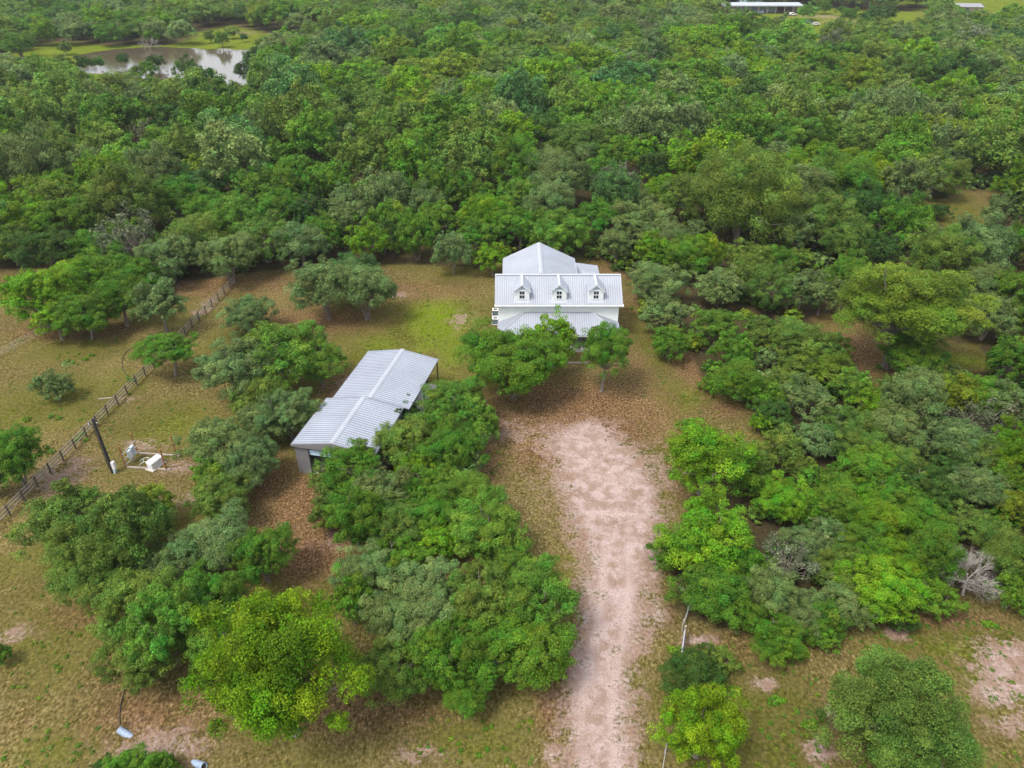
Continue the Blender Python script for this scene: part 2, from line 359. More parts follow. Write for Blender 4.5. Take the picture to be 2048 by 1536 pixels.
def set_zones(me, X, Y):
    d, g, l, lu, w, wo = zones(X, Y)
    for nm, (a, b, c) in (('zone', (d, g, l)), ('zone2', (lu, w, wo))):
        at = me.attributes.new(nm, 'FLOAT_COLOR', 'POINT')
        arr = np.stack([a, b, c, np.ones_like(a)], -1).astype(np.float32).ravel(); at.data.foreach_set('color', arr)
def grid_mesh(name, xs, ys, zf, keep=None):
    X, Y = np.meshgrid(xs, ys); nx, ny = len(xs), len(ys)
    Z = zf(X, Y)
    i = np.arange(nx * ny).reshape(ny, nx)
    q = np.stack([i[:-1, :-1], i[:-1, 1:], i[1:, 1:], i[1:, :-1]], -1).reshape(-1, 4)
    if keep is not None: q = q[keep(X, Y)[:-1, :-1].ravel()]
    used = np.unique(q); re = -np.ones(nx * ny, int); re[used] = np.arange(len(used)); q = re[q]
    co = np.stack([X.ravel(), Y.ravel(), Z.ravel()], -1)[used]
    me = mesh_np(name, co, q)
    set_zones(me, co[:, 0], co[:, 1]); me.materials.append(M_GROUND)
    o = bpy.data.objects.new(name, me); COL.objects.link(o); return o
def mesh_np(name, co, quads):
    me = bpy.data.meshes.new(name); n = len(co); k = len(quads); s = quads.shape[1]
    me.vertices.add(n); me.vertices.foreach_set('co', np.asarray(co, np.float32).ravel())
    me.loops.add(k * s); me.loops.foreach_set('vertex_index', np.asarray(quads, np.int32).ravel())
    me.polygons.add(k); me.polygons.foreach_set('loop_start', np.arange(0, k * s, s, dtype=np.int32))
    me.polygons.foreach_set('loop_total', np.full(k, s, np.int32)); me.update(calc_edges=True); return me
def axis(lo, hi, step, far, n=10):
    a = list(np.arange(lo, hi + 1e-6, step)); d = np.geomspace(5, far, n)
    return np.array([lo - v for v in d[::-1]] + a + [a[-1] + v for v in d])
xs = np.concatenate([-np.geomspace(115, 6000, 60)[::-1], np.arange(-114, 114.1, 0.8), np.geomspace(115, 6000, 60)])
ys = np.concatenate([[-3000, -500, -100, 0, 10], np.arange(18, 125, 0.8), np.arange(126, 560, 3.0), np.geomspace(565, 8000, 20)])
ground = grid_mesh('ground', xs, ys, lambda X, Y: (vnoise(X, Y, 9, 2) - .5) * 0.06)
tag(ground, kind='structure')
drive = grid_mesh('dirt_driveway', np.arange(-1, 18, 0.22), np.arange(19, 69.2, 0.22), lambda X, Y: (vnoise(X, Y, 9, 2) - .5) * 0.06 + 0.012, lambda X, Y: drive_mask(X, Y) > -0.1)
tag(drive, kind='structure')
# pond
pond_px = [(150, 112), (190, 104), (235, 98), (300, 94.5), (345, 95), (400, 97), (440, 98), (495, 99), (520, 108), (510, 140), (480, 180), (410, 182), (370, 165), (300, 158), (220, 150), (150, 146), (100, 150), (80, 146), (130, 136), (185, 130), (200, 121), (160, 118)]
pw = wpoly(pond_px); mb = MB()
pts = []
for i in range(len(pw)):
    a = Vector(pw[i]); b = Vector(pw[(i + 1) % len(pw)])
    for k in range(4):
        p = a.lerp(b, k / 4); nv = float(vnoise(np.array(p.x), np.array(p.y), 7, 4)) - .5; pts.append((p.x + nv * 3, p.y + nv * 5, 0.06))
mb.add(pts, [tuple(range(len(pts)))]); pond = mb.build('pond_water', M_WATER); tag(pond, kind='structure')

# ------------------------------------------------------------------ sheet-metal roof slope with raised ribs
def slope(mb, p0, p1, p2, p3, pitch=0.36, rib=(0.10, 0.055), mi=0, mr=1, t=0.05):
    """roof plane: p0-p1 along the eave, p3-p2 along the ridge (p3 above p0)."""
    p0, p1, p2, p3 = map(Vector, (p0, p1, p2, p3))
    nrm = (p1 - p0).cross(p3 - p0).normalized()
    if nrm.z < 0: nrm = -nrm
    lo = [p - nrm * t for p in (p0, p1, p2, p3)]
    mb.add([p0, p1, p2, p3] + lo, [(0, 1, 2, 3), (7, 6, 5, 4), (0, 4, 5, 1), (1, 5, 6, 2), (2, 6, 7, 3), (3, 7, 4, 0)], mi)
    e = (p1 - p0); n = max(1, int(round(e.length / pitch))); ed = e.normalized()
    up = (p3 - p0) - ed * (p3 - p0).dot(ed); upl = up.length; ud = up.normalized()
    for i in range(n + 1):
        s = (i + .0) / n * e.length
        s = min(max(s, rib[0] / 2), e.length - rib[0] / 2)
        # extent of the rib up the slope: clip against the slanted ends p0-p3 and p1-p2
        a = 0.0; b = upl
        sl = (p3 - p0).dot(ed)
        if sl > 1e-6: b = min(b, s / sl * upl)
        sr = e.length - (p2 - p0).dot(ed)
        if sr > 1e-6: b = min(b, (e.length - s) / sr * upl)
        if b - a < 0.1: continue
        c0 = p0 + ed * s + ud * a; c1 = p0 + ed * s + ud * b; w = ed * rib[0] / 2; w2 = ed * rib[0] * 0.28; h = nrm * rib[1]; k = nrm * -0.004
        mb.add([c0 - w + k, c0 + w + k, c0 + w2 + h, c0 - w2 + h, c1 - w + k, c1 + w + k, c1 + w2 + h, c1 - w2 + h],
               [(0, 1, 2, 3), (4, 7, 6, 5), (3, 2, 6, 7), (1, 5, 6, 2), (0, 3, 7, 4)], mr)
def cap(mb, a, b, w=0.2, h=0.07, mi=2, drop=0.05):
    """folded cap along an edge a-b"""
    a = Vector(a); b = Vector(b); d = (b - a).normalized(); s = d.cross(Vector((0, 0, 1))).normalized() * w
    up = Vector((0, 0, h)); dn = Vector((0, 0, -drop))
    mb.add([a - s + dn, a + up, a + s + dn, b - s + dn, b + up, b + s + dn, a - Vector((0, 0, drop)), b - Vector((0, 0, drop))],
           [(0, 1, 4, 3), (1, 2, 5, 4), (2, 0, 3, 5), (0, 2, 1), (3, 4, 5)], mi)
RM = [M_ROOF, M_RIB_SHADE, M_CAP]; BM_ = [M_BROOF, M_RIB_SHADE, M_CAP]

# ------------------------------------------------------------------ the white house
house = empty('house', (6.2, 92, 0), 'two storey white house with pale metal roof and three dormers', 'house')
def hb(mb, name, mats, parent=None, **k):
    # parts are modelled in world coordinates, then moved under the house's empty
    mb.v = [(x - 6.2, y - 92, z) for x, y, z in mb.v]
    return mb.build(name, mats, parent or house, **k)
XL, XR, YF, YB = -1.85, 14.35, 88.5, 95.7; EZ, RZ = 5.35, 8.0; YR = (YF + YB) / 2
mb = MB(); mb.prism([(YF, 0), (YB, 0), (YB, EZ + 0.05), (YR, RZ - .22), (YF, EZ + 0.05)], 'x', XL, XR)
for k in range(20):   # lap lines of the siding, front face
    z = 0.3 + k * 0.27; mb.box(XL + .1, XR - .1, YF - .012, YF + .01, z, z + .02)
wall = hb(mb, 'wall', M_SIDING)
WL, WR, WB = -1.0, 9.1, 103.0; WX = 4.02
mb = MB(); mb.prism([(WL, 0), (WR, 0), (WR, 5.35), (WX, RZ - .22), (WL, 5.35)], 'y', YB + .01, WB); hb(mb, 'rear_wing_wall', M_SIDING)
mb = MB(); ov = 0.42; sl = (RZ - EZ) / (YR - YF + ov)
YE, YE2 = YF - ov, YB + ov; XE0, XE1 = XL - .38, XR + .42
slope(mb, (XE0, YE, EZ), (XE1, YE, EZ), (XE1, YR, RZ), (XE0, YR, RZ), 0.30, (0.07, 0.04))
slope(mb, (XE1, YE2, EZ), (XE0, YE2, EZ), (XE0, YR, RZ), (XE1, YR, RZ), 0.30, (0.07, 0.04))
cap(mb, (XE0 - .03, YR, RZ + .03), (XE1 + .03, YR, RZ + .03), .24, .06)
for x in (XE0, XE1):
    for ye in (YE, YE2): mb.tube((x, ye, EZ + .02), (x, YR, RZ + .03), .075, n=6, mi=2)
roof = hb(mb, 'roof', RM)
mb = MB()   # rear wing roof
e0, e1, yb = WL - .32, WR + .32, WB + .35; y0 = YR + .3
slope(mb, (e0, yb, 5.42), (e0, y0, 5.42), (WX, y0, RZ), (WX, yb, RZ), 0.30, (0.05, 0.02), 0, 0)
slope(mb, (e1, y0, 5.42), (e1, yb, 5.42), (WX, yb, RZ), (WX, y0, RZ), 0.30, (0.05, 0.02), 0, 0)
cap(mb, (WX, y0, RZ + .02), (WX, yb + .03, RZ + .02), .3, .06)
for e in (e0, e1): mb.tube((e, yb, 5.44), (WX, yb, RZ + .03), .06, n=6, mi=2); mb.tube((e, y0 + 3, 5.42), (e, yb, 5.42), .06, n=6, mi=2)
hb(mb, 'rear_wing_roof', RM)
mb = MB()   # low rear porch roof on the right of the wing
qx, qy = G(1194, 531, 3.1); qx2, qy2 = G(1199, 548, 3.1); qx = max(qx, qx2)
slope(mb, (qx, qy2 - 1.5, 3.1), (qx, qy, 3.1), (WR + .02, qy - .5, 3.9), (WR + .02, qy2 + 1.8, 3.9), 0.3, (0.05, 0.02), 0, 0)
slope(mb, (WR + .02, qy2 - 1.5, 3.1), (qx, qy2 - 1.5, 3.1), (WR + .1, qy2 + 1.8, 3.9), (WR + .02, qy2 + 1.8, 3.9), 0.3, (0.05, 0.02), 0, 0)
hb(mb, 'rear_porch_roof', RM)
for yy in (qy2 - 1.3, (qy + qy2) / 2 - .8, qy - .25):
    mb = MB(); mb.box(qx - .25, qx - .11, yy - .07, yy + .07, 0, 3.04); hb(mb, 'porch_post', M_TRIM)
# eave gutter and corner boards
mb = MB(); mb.prism([(YE - .14, EZ - .16), (YE, EZ - .16), (YE, EZ - .03), (YE - .16, EZ - .03)], 'x', XE0 - .05, XE1 + .08)
mb.box(XE0 - .1, XE0 + .12, YE - .15, YE + .35, EZ - .2, EZ + .02); mb.box(XE1 - .05, XE1 + .16, YE - .15, YE + .35, EZ - .2, EZ + .02)
hb(mb, 'gutter', M_TRIM)
mb = MB(); mb.box(XR - .02, XR + .03, YF - .03, YF + .1, 0, EZ); hb(mb, 'corner_board', M_TRIM); mb = MB(); mb.box(XL - .03, XL + .02, YF - .03, YF + .1, 0, EZ); hb(mb, 'corner_board', M_TRIM)
mb = MB(); mb.prism([(YE + .02, EZ - .10), (YF + .3, EZ - .10), (YF + .3, EZ - .05), (YE + .02, EZ - .05)], 'x', XE0 + .1, XE1 - .1); hb(mb, 'soffit', M_TRIM)
# dormers
def dormer(cx):
    yf = YE + 0.62; zb = EZ + (yf - YE) * sl; w = 0.98; ze = zb + 1.56; zp = ze + 0.84; ov = 0.2
    d = empty('dormer', (0, 0, 0)); d.parent = house
    def db(mb, name, mats, **k):
        mb.v = [(x - 6.2, y - 92, z) for x, y, z in mb.v]; return mb.build(name, mats, d, **k)
    yk = lambda z: YE + (z - EZ) / sl
    mb = MB()
    pr = [(cx - w, zb - .02), (cx + w, zb - .02), (cx + w, ze), (cx, zp - .12), (cx - w, ze)]
    mb.prism(pr, 'y', yf, yk(ze) - .02); db(mb, 'dormer_wall', M_TRIM)
    mb = MB(); xe = w + ov
    zel = ze - ov * (zp - ze) / w * .9
    yr = min(yk(zp), YR - .15)
    for s in (-1, 1):
        a = (cx + s * xe, yf - .22, zel); b = (cx + s * xe, yk(zel), zel); c = (cx, yr, zp); e = (cx, yf - .22, zp)
        pts_ = [Vector(p) for p in ((a, b, c, e) if s < 0 else (b, a, e, c))]
        mb.slab([a, b, c, e], .05, 0)
        mb.slab([(cx + s * (xe + .015), yf - .26, zel - .05), (cx + s * (xe + .015), yf - .225, zel - .05), (cx, yf - .225, zp - .02), (cx, yf - .26, zp - .02)], .16, 2)
        mb.tube((cx + s * xe, yf - .29, zel + .03), (cx, yf - .29, zp + .05), .028, n=5, mi=3)
    cap(mb, (cx, yf - .24, zp + .01), (cx, yr, zp + .01), .1, .05)
    db(mb, 'dormer_roof', [M_ROOF, M_RIB_SHADE, M_TRIM, M_BOX])
    mb = MB(); mb.prism([(cx - w * .62, ze + .04), (cx + w * .62, ze + .04), (cx, zp - .32)], 'y', yf - .03, yf - .004); db(mb, 'gable_panel', M_BOX)
    mb = MB()
    wz0, wz1, ww = zb + .28, zb + 1.36, .33
    for a in ((cx - ww - .09, cx - ww, wz0 - .08, wz1 + .1), (cx + ww, cx + ww + .09, wz0 - .08, wz1 + .1), (cx - ww, cx + ww, wz0 - .08, wz0), (cx - ww, cx + ww, wz1, wz1 + .1), (cx - ww, cx + ww, (wz0 + wz1) / 2 - .04, (wz0 + wz1) / 2 + .04)):
        mb.box(a[0], a[1], yf - .07, yf - .003, a[2], a[3])
    mb.box(cx - .015, cx + .015, yf - .055, yf - .02, wz0, wz1)
    for s in (-1, 1): mb.box(cx + s * .62 - .14, cx + s * .62 + .14, yf - .04, yf - .003, wz0 - .05, wz1 + .05)
    f = db(mb, 'window_frame', M_TRIM)
    mb = MB(); mb.box(cx - ww, cx + ww, yf - .03, yf - .006, wz0, wz1); db(mb, 'window_pane', M_GLASS)
    mb = MB(); mb.slab([(cx - w - .14, yf - .42, zb - .42 * sl + .03), (cx + w + .14, yf - .42, zb - .42 * sl + .03), (cx + w + .14, yf - .01, zb + .03), (cx - w - .14, yf - .01, zb + .03)], .03); db(mb, 'apron_flashing', M_CAP)
for px in (1044, 1118, 1191.5):
    dormer(G(px, 590, EZ + 1.0)[0])
# windows and door of the front wall (upper storey has none), side windows
def window(x0, x1, z0, z1, y, parent=None, side=None):
    mb = MB(); t = .08
    def bx(a0, a1, b0, b1, d0, d1):
        if side is None: mb.box(a0, a1, y - d1, y - d0, b0, b1)
        else: mb.box(side - d1, side - d0, a0, a1, b0, b1) if side < 5 else mb.box(side + d0, side + d1, a0, a1, b0, b1)
    for a in ((x0 - t, x0, z0 - t, z1 + t), (x1, x1 + t, z0 - t, z1 + t), (x0, x1, z0 - t, z0), (x0, x1, z1, z1 + t), (x0, x1, (z0 + z1) / 2 - .03, (z0 + z1) / 2 + .03)): bx(*a, .003, .06)
    f = hb(mb, 'window_frame', M_TRIM)
    mb = MB(); bx(x0, x1, z0, z1, .004, .03); o = hb(mb, 'window_pane', M_GLASS); return f
for x0, x1 in ((-0.9, 0.3), (2.0, 3.2), (8.2, 9.4), (11.4, 12.6)): window(x0, x1, 1.1, 2.5, YF - .01)
for y0_, y1_ in ((90, 91), (93.2, 94.2)):
    for z in (1.1, 3.8): window(y0_, y1_, z, z + 1.3, 0, side=XL); window(y0_, y1_, z, z + 1.3, 0, side=XR)
mb = MB(); mb.box(5.4, 6.45, YF - .08, YF - .016, .35, 2.5); d = hb(mb, 'door', M_BLUE)
mb = MB(); mb.tube((6.33, YF - .08, 1.4), (6.33, YF - .15, 1.4), .035); h_ = hb(mb, 'handle', M_DARK)
# front porch: hipped at both ends, deck, posts, rail
PZ, PT = 2.62, 4.08; PY = 84.7; run = 3.65
mb = MB()
a0, a1 = XL - .1, XR + .12
slope(mb, (a0, PY, PZ), (a1, PY, PZ), (a1 - run, YF - .02, PT), (a0 + run, YF - .02, PT), .30, (.07, .04))
def tri(mb, a, b, c, mi=0, t=.05): mb.slab([a, b, c], t, mi)
tri(mb, (a1, PY + .003, PZ), (a1, YF - .02, PZ), (a1 - run, YF - .02, PT)); tri(mb, (a0, YF - .02, PZ), (a0, PY + .003, PZ), (a0 + run, YF - .02, PT))
for k in range(1, 12):
    t_ = k / 12
    for s, xx in ((1, a1), (-1, a0)):
        yk_ = PY + (YF - .02 - PY) * t_; mb.tube((xx, yk_, PZ + .01), (xx - s * run * t_, yk_, PZ + (PT - PZ) * t_ + .01), .022, n=4, mi=1)
mb.tube((a1, PY, PZ + .02), (a1 - run, YF - .06, PT + .03), .07, n=6, mi=2); mb.tube((a0, PY, PZ + .02), (a0 + run, YF - .06, PT + .03), .07, n=6, mi=2)
mb.box(a0 + run, a1 - run, YF - .12, YF - .03, PT - .02, PT + .07, 2)
hb(mb, 'porch_roof', RM)
mb = MB(); mb.box(a0 + .1, a1 - .1, PY + .04, PY + .12, PZ - .24, PZ - .065); mb.box(a1 - .18, a1 - .1, PY + .12, YF - .05, PZ - .24, PZ - .065); mb.box(a0 + .1, a0 + .18, PY + .12, YF - .05, PZ - .24, PZ - .065); hb(mb, 'porch_beam', M_TRIM)
mb = MB(); mb.box(a0 + .1, a1 - .1, PY + .1, YF - .02, .02, .34); hb(mb, 'porch_deck', M_CONC)
for k in range(6):
    x = a0 + .25 + k * (a1 - a0 - .5) / 5; mb = MB(); mb.box(x - .07, x + .07, PY + .15, PY + .29, .34, PZ - .24); hb(mb, 'porch_post', M_TRIM)
mb = MB(); mb.box(4.9, 7.0, PY - .6, PY + .09, .01, .17); mb.box(4.9, 7.0, PY - .25, PY + .09, .17, .26); hb(mb, 'step', M_CONC)

# air conditioners left of the house
def ac(px, py, label):
    x, y = G(px, py, .92); a = empty('air_conditioner', (x, y, 0), label, 'air conditioner', 'air conditioners beside the house')
    mb = MB(); mb.box(-.5, .5, -.5, .5, 0, .1); mb.build('pad', M_CONC, a)
    mb = MB(); mb.box(-.4, .4, -.4, .4, .1, .86)
    for k in range(9): mb.box(-.415, .415, -.415, .415, .16 + k * .075, .18 + k * .075)
    mb.build('cabinet', M_BOX if 0 else plain('grille_grey', (.10, .14, .16), .6), a)
    mb = MB(); mb.box(-.42, .42, -.42, .42, .862, .92); mb.build('top_cover', M_WHITE, a)
    mb = MB(); mb.tube((0, 0, .921), (0, 0, .935), .31, n=20); mb.build('fan_grille', M_DARK, a)
    mb = MB(); mb.tube((0, 0, .936), (0, 0, .95), .10, n=12); mb.build('fan_hub', M_GALV, a)
ac(990.6, 618.5, 'air conditioner by the left corner of the white house, the one further back')
ac(990.3, 635.5, 'nearer air conditioner of the two beside the white house, half behind the oak')

# landscape timber edging before the porch, porch chairs
x, y = G(1154, 727); e = MB(); e.box(-1.4, 1.4, -.1, .1, .0, .2)
o = e.build('landscape_timber', M_TIMBER, bevel=.02); o.location = (x, y, 0); tag(o, 'weathered landscape timber lying on leaf litter before the porch', 'timber')
def chair(x, y, rz, label, z=0.34, mat=None):
    c = empty('porch_chair', (x, y, z), label, 'chair', 'chairs on the front porch', rz); mt = mat or plain('chair_grey', (.12, .13, .15), .7)
    mb = MB(); mb.box(-.28, .28, -.28, .28, .40, .44); mb.build('seat', mt, c)
    mb = MB()
    for k in range(5): mb.slab([(-.27 + k * .11, .25, .44), (-.18 + k * .11, .25, .44), (-.18 + k * .11, .42, 1.05), (-.27 + k * .11, .42, 1.05)], .03)
    mb.build('backrest', mt, c)
    for sx in (-.25, .25):
        for sy in (-.24, .24): mb = MB(); mb.box(sx - .03, sx + .03, sy - .03, sy + .03, 0, .40); mb.build('leg', mt, c)
        mb = MB(); mb.box(sx - .04, sx + .04, -.28, .3, .62, .65); mb.build('armrest', mt, c)
    return c
chair(3.6, 86.6, 0, 'dark chair on the front porch behind the big oak'); chair(9.9, 86.5, 0, 'dark chair on the front porch between the two yard oaks')
chair(*G(548, 840), 2.4, 'white plastic chair half hidden in the trees left of the barn', 0, M_WHITE)['category'] = 'chair'

# ------------------------------------------------------------------ the metal barn
BA = radians(-12.4)
barn = empty('metal_barn', (-22.64, 59.75, 0), 'long pale metal barn with ribbed low gable roof and open side bay', 'barn', rz=BA)
EV, RG = 3.85, 4.68
def bb(mb, name, mats, parent=None, **k): return mb.build(name, mats, parent or barn, **k)
U0, U1, U2 = 0.0, 8.6, 19.45; W = 9.1; S = .65
mb = MB()
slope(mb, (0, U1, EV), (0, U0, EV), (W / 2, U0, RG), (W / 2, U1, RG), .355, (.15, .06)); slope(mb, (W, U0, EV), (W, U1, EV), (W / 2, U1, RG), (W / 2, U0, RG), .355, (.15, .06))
cap(mb, (W / 2, U0 - .02, RG + .05), (W / 2, U1, RG + .05), .27, .06)
mb.box(-.02, W + .02, U1 - .05, U1 + .0, EV - .08, EV - .052, 2)
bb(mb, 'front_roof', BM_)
mb = MB(); q = -.05   # rear section sits slightly lower and to the right
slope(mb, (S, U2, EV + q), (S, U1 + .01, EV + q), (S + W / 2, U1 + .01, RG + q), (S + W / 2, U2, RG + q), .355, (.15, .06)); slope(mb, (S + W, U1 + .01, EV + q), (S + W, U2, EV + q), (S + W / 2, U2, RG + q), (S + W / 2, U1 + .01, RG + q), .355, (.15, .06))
cap(mb, (S + W / 2, U1 + .01, RG + q + .05), (S + W / 2, U2 + .02, RG + q + .05), .27, .06)
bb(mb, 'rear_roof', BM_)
# fascia of the front gable
mb = MB(); mb.add([(-.02, -.05, EV - .24), (W + .02, -.05, EV - .24), (W + .02, -.05, EV + .02), (W / 2, -.05, RG + .02), (-.02, -.05, EV + .02), (-.02, .03, EV - .24), (W + .02, .03, EV - .24), (W + .02, .03, EV + .02), (W / 2, .03, RG + .02), (-.02, .03, EV + .02)],
                  [(0, 1, 2, 3, 4), (9, 8, 7, 6, 5), (0, 5, 6, 1), (1, 6, 7, 2), (2, 7, 8, 3), (3, 8, 9, 4), (4, 9, 5, 0)]); bb(mb, 'fascia', M_STEEL)
def ribwall(mb, x0, x1, y0, y1, z0, z1, ax):
    mb.box(x0, x1, y0, y1, z0, z1)
    if ax == 'x':
        n = int((x1 - x0) / .3)
        for k in range(n + 1): xx = min(x0 + .02 + k * .3, x1 - .04); mb.box(xx, xx + .03, y0 - .02, y1 + .02, z0, z1 - .003)
    else:
        n = int((y1 - y0) / .3)
        for k in range(n + 1): yy = min(y0 + .02 + k * .3, y1 - .04); mb.box(x0 - .02, x1 + .02, yy, yy + .03, z0, z1 - .003)
wt = EV - .09; F0 = .2
mb = MB(); ribwall(mb, .2, 1.75, F0, F0 + .08, 0, wt, 'x'); ribwall(mb, 5.4, W - .2, F0, F0 + .08, 0, wt, 'x'); mb.box(1.75, 5.4, F0, F0 + .08, 3.35, wt)
mb.prism([(.2, wt), (W - .2, wt), (W / 2, RG - .1)], 'y', F0 + .01, F0 + .07); bb(mb, 'front_wall', M_STEEL)
mb = MB(); mb.box(1.68, 1.75, F0 - .04, F0 - .003, 0, 3.42); mb.box(5.4, 5.47, F0 - .04, F0 - .003, 0, 3.42); mb.box(1.75, 5.4, F0 - .04, F0 - .003, 3.35, 3.42); bb(mb, 'door_frame', M_DARK)
mb = MB(); mb.box(1.75, 5.4, F0 + .1, F0 + .14, 2.55, 3.36)
for k in range(8): mb.box(1.75, 5.4, F0 + .09, F0 + .145, 2.58 + k * .1, 2.6 + k * .1)
bb(mb, 'roller_door', M_BLUE)
mb = MB(); ribwall(mb, .15, .23, F0 + .09, U1 - .02, 0, wt, 'y'); bb(mb, 'left_wall', M_STEEL)
mb = MB(); ribwall(mb, W - .23, W - .15, F0 + .09, U1 - .02, 0, wt, 'y'); bb(mb, 'right_wall', M_STEEL)
mb = MB(); ribwall(mb, S + .15, S + .23, U1, U2 - .2, 0, wt + q, 'y'); bb(mb, 'left_wall', M_STEEL)
mb = MB(); ribwall(mb, S + 5.6, S + 5.68, U1, U2 - .2, 0, wt + q + .1, 'y'); bb(mb, 'bay_wall', M_STEEL)
mb = MB(); ribwall(mb, S + .24, S + 5.59, U2 - .28, U2 - .2, 0, wt + q, 'x'); mb.prism([(S + .24, wt + q), (S + 5.59, wt + q), (S + 5.59, wt + q + .6), (S + W / 2, RG + q - .1)], 'y', U2 - .27, U2 - .21); bb(mb, 'rear_wall', M_STEEL)
mb = MB(); ribwall(mb, S + 5.69, W - .24, U1 - .12, U1 - .04, 0, wt, 'x'); bb(mb, 'partition_wall', M_STEEL)
mb = MB(); mb.box(S + 5.7, S + W - .05, U1 + .02, U2 - .1, .0, .12); bb(mb, 'concrete_slab', M_CONC)
mb = MB(); mb.box(.24, W - .24, F0 + .15, U1 - .13, .0, .06); bb(mb, 'floor', M_CONC)
for u in (U1 + .15, 13.9, U2 - .25):
    mb = MB(); mb.box(S + W - .2, S + W - .08, u - .06, u + .06, .12, EV + q - .06); bb(mb, 'post', M_DARK)
mb = MB(); mb.box(S + W - .22, S + W - .06, U1 + .05, U2 - .1, EV + q - .26, EV + q - .062); bb(mb, 'beam', M_DARK)
for u in (U1 + .3, 12, 15.6, U2 - .35):
    mb = MB(); mb.box(S + 5.7, S + W - .2, u - .04, u + .04, EV + q - .2, EV + q - .08); bb(mb, 'rafter', M_DARK)
# small dark tool on the slab
x, y = G(855.5, 769.5, .12); t = empty('grill', (x, y, .12), 'small black cooker standing on the concrete slab of the barn', 'cooker')
mb = MB(); mb.tube((-.2, 0, .42), (.2, 0, .42), .16, n=12); mb.build('body', M_DARK, t)
for sx in (-.15, .15):
    for sy in (-.1, .1): mb = MB(); mb.box(sx - .015, sx + .015, sy - .015, sy + .015, 0, .3); mb.build('leg', M_DARK, t)
mb = MB(); mb.box(-.32, -.21, -.1, .1, .4, .42); mb.build('handle', M_DARK, t)

# ------------------------------------------------------------------ board fence across the left pasture
fa = Vector(G(-40, 1095)); fb = Vector(G(473, 566))
fdir = (fb - fa).normalized(); fl = (fb - fa).length; fang = math.atan2(fdir.y, fdir.x)
fence = empty('board_fence', (fa.x, fa.y, 0), 'long weathered three board fence running up the left pasture', 'fence', rz=fang)
n = int(fl / 2.06); random.seed(5)
for i in range(n + 1):
    s_ = i * fl / n; mb = MB(); h = 1.42 + random.uniform(-.05, .08); a = random.uniform(-.02, .02)
    mb.tube((s_, 0, 0), (s_ + a, random.uniform(-.02, .02), h), .085, .08, n=8); mb.build('post', M_DKPOST, fence)
for z in (.42, .82, 1.22):
    mb = MB()
    for i in range(n):
        a_, b_ = i * fl / n, (i + 1) * fl / n; dz0, dz1 = random.uniform(-.03, .03), random.uniform(-.03, .03)
        mb.slab([(a_ + .01, .088, z + dz0 + .07), (b_ - .01, .088, z + dz1 + .07), (b_ - .01, .128, z + dz1 + .07), (a_ + .01, .128, z + dz0 + .07)], .14)
    mb.build('rail', M_WOOD, fence)
# wire fences
def wire_fence(px, label, h=1.15, step=3.6, r=.05, mat=M_WOOD, wires=4, name='wire_fence'):
    pts = [Vector((*G(*p), 0)) for p in px]; o0 = pts[0].copy()
    f = empty(name, o0, label, 'fence')
    for a, b in zip(pts[:-1], pts[1:]):
        L_ = (b - a).length; k = max(1, int(L_ / step))
        for i in range(k + 1):
            p = a.lerp(b, i / k) - o0; mb = MB(); mb.tube(p, p + Vector((random.uniform(-.05, .05), random.uniform(-.05, .05), h + random.uniform(-.1, .1))), r, r * .85, n=7); mb.build('post', mat, f)
    mb = MB()
    for a, b in zip(pts[:-1], pts[1:]):
        for w_ in range(wires):
            z = h * (.25 + .7 * w_ / max(1, wires - 1)); mb.tube(a - o0 + Vector((0, 0, z)), b - o0 + Vector((0, 0, z)), .012, n=4)
    mb.build('wire', M_GALV, f); return f
wire_fence([(-30, 732), (85, 668)], 'low wire fence on posts at the left edge of the pasture')
wire_fence([(1364, 1262), (1386, 1195), (1400, 1150)], 'wire fence with dark posts running from the gate into the trees', h=1.35, r=.08, step=2.6)
wire_fence([(1330, 1505), (1318, 1580)], 'short wire fence with a brown post at the bottom edge by the yellow-green tree', h=1.35, r=.07, step=2.6)
# pipe gate
ga = Vector((*G(1357, 1345), 0)); gb = Vector((*G(1366, 1282), 0)); gd = gb - ga
gate = empty('pipe_gate', ga, 'blue-black pipe gate with bright top rail beside the dirt driveway', 'gate', rz=math.atan2(gd.y, gd.x)); GL = gd.length
mb = MB(); mb.tube((0, 0, 1.32), (GL, 0, 1.32), .05, n=8); mb.build('top_rail', M_GALV, gate)
MG = plain('gate_blue', (.05, .07, .13), .5)
for z in (.3, .55, .8, 1.06):
    mb = MB(); mb.tube((0, 0, z), (GL, 0, z), .03, n=6); mb.build('rail', MG, gate)
for k in range(4): mb = MB(); mb.tube((k * GL / 3, 0, .26), (k * GL / 3, 0, 1.31), .032, n=6); mb.build('upright', MG, gate)
mb = MB(); mb.box(GL * .55, GL * .95, -.09, -.05, .62, 1.05); mb.build('sign_back', MG, gate)
for k, x_ in enumerate((-.25, GL + .22)): mb = MB(); mb.tube((x_, 0, 0), (x_, 0, 1.6), .09, n=10); mb.build('gate_post', M_WOOD, gate)

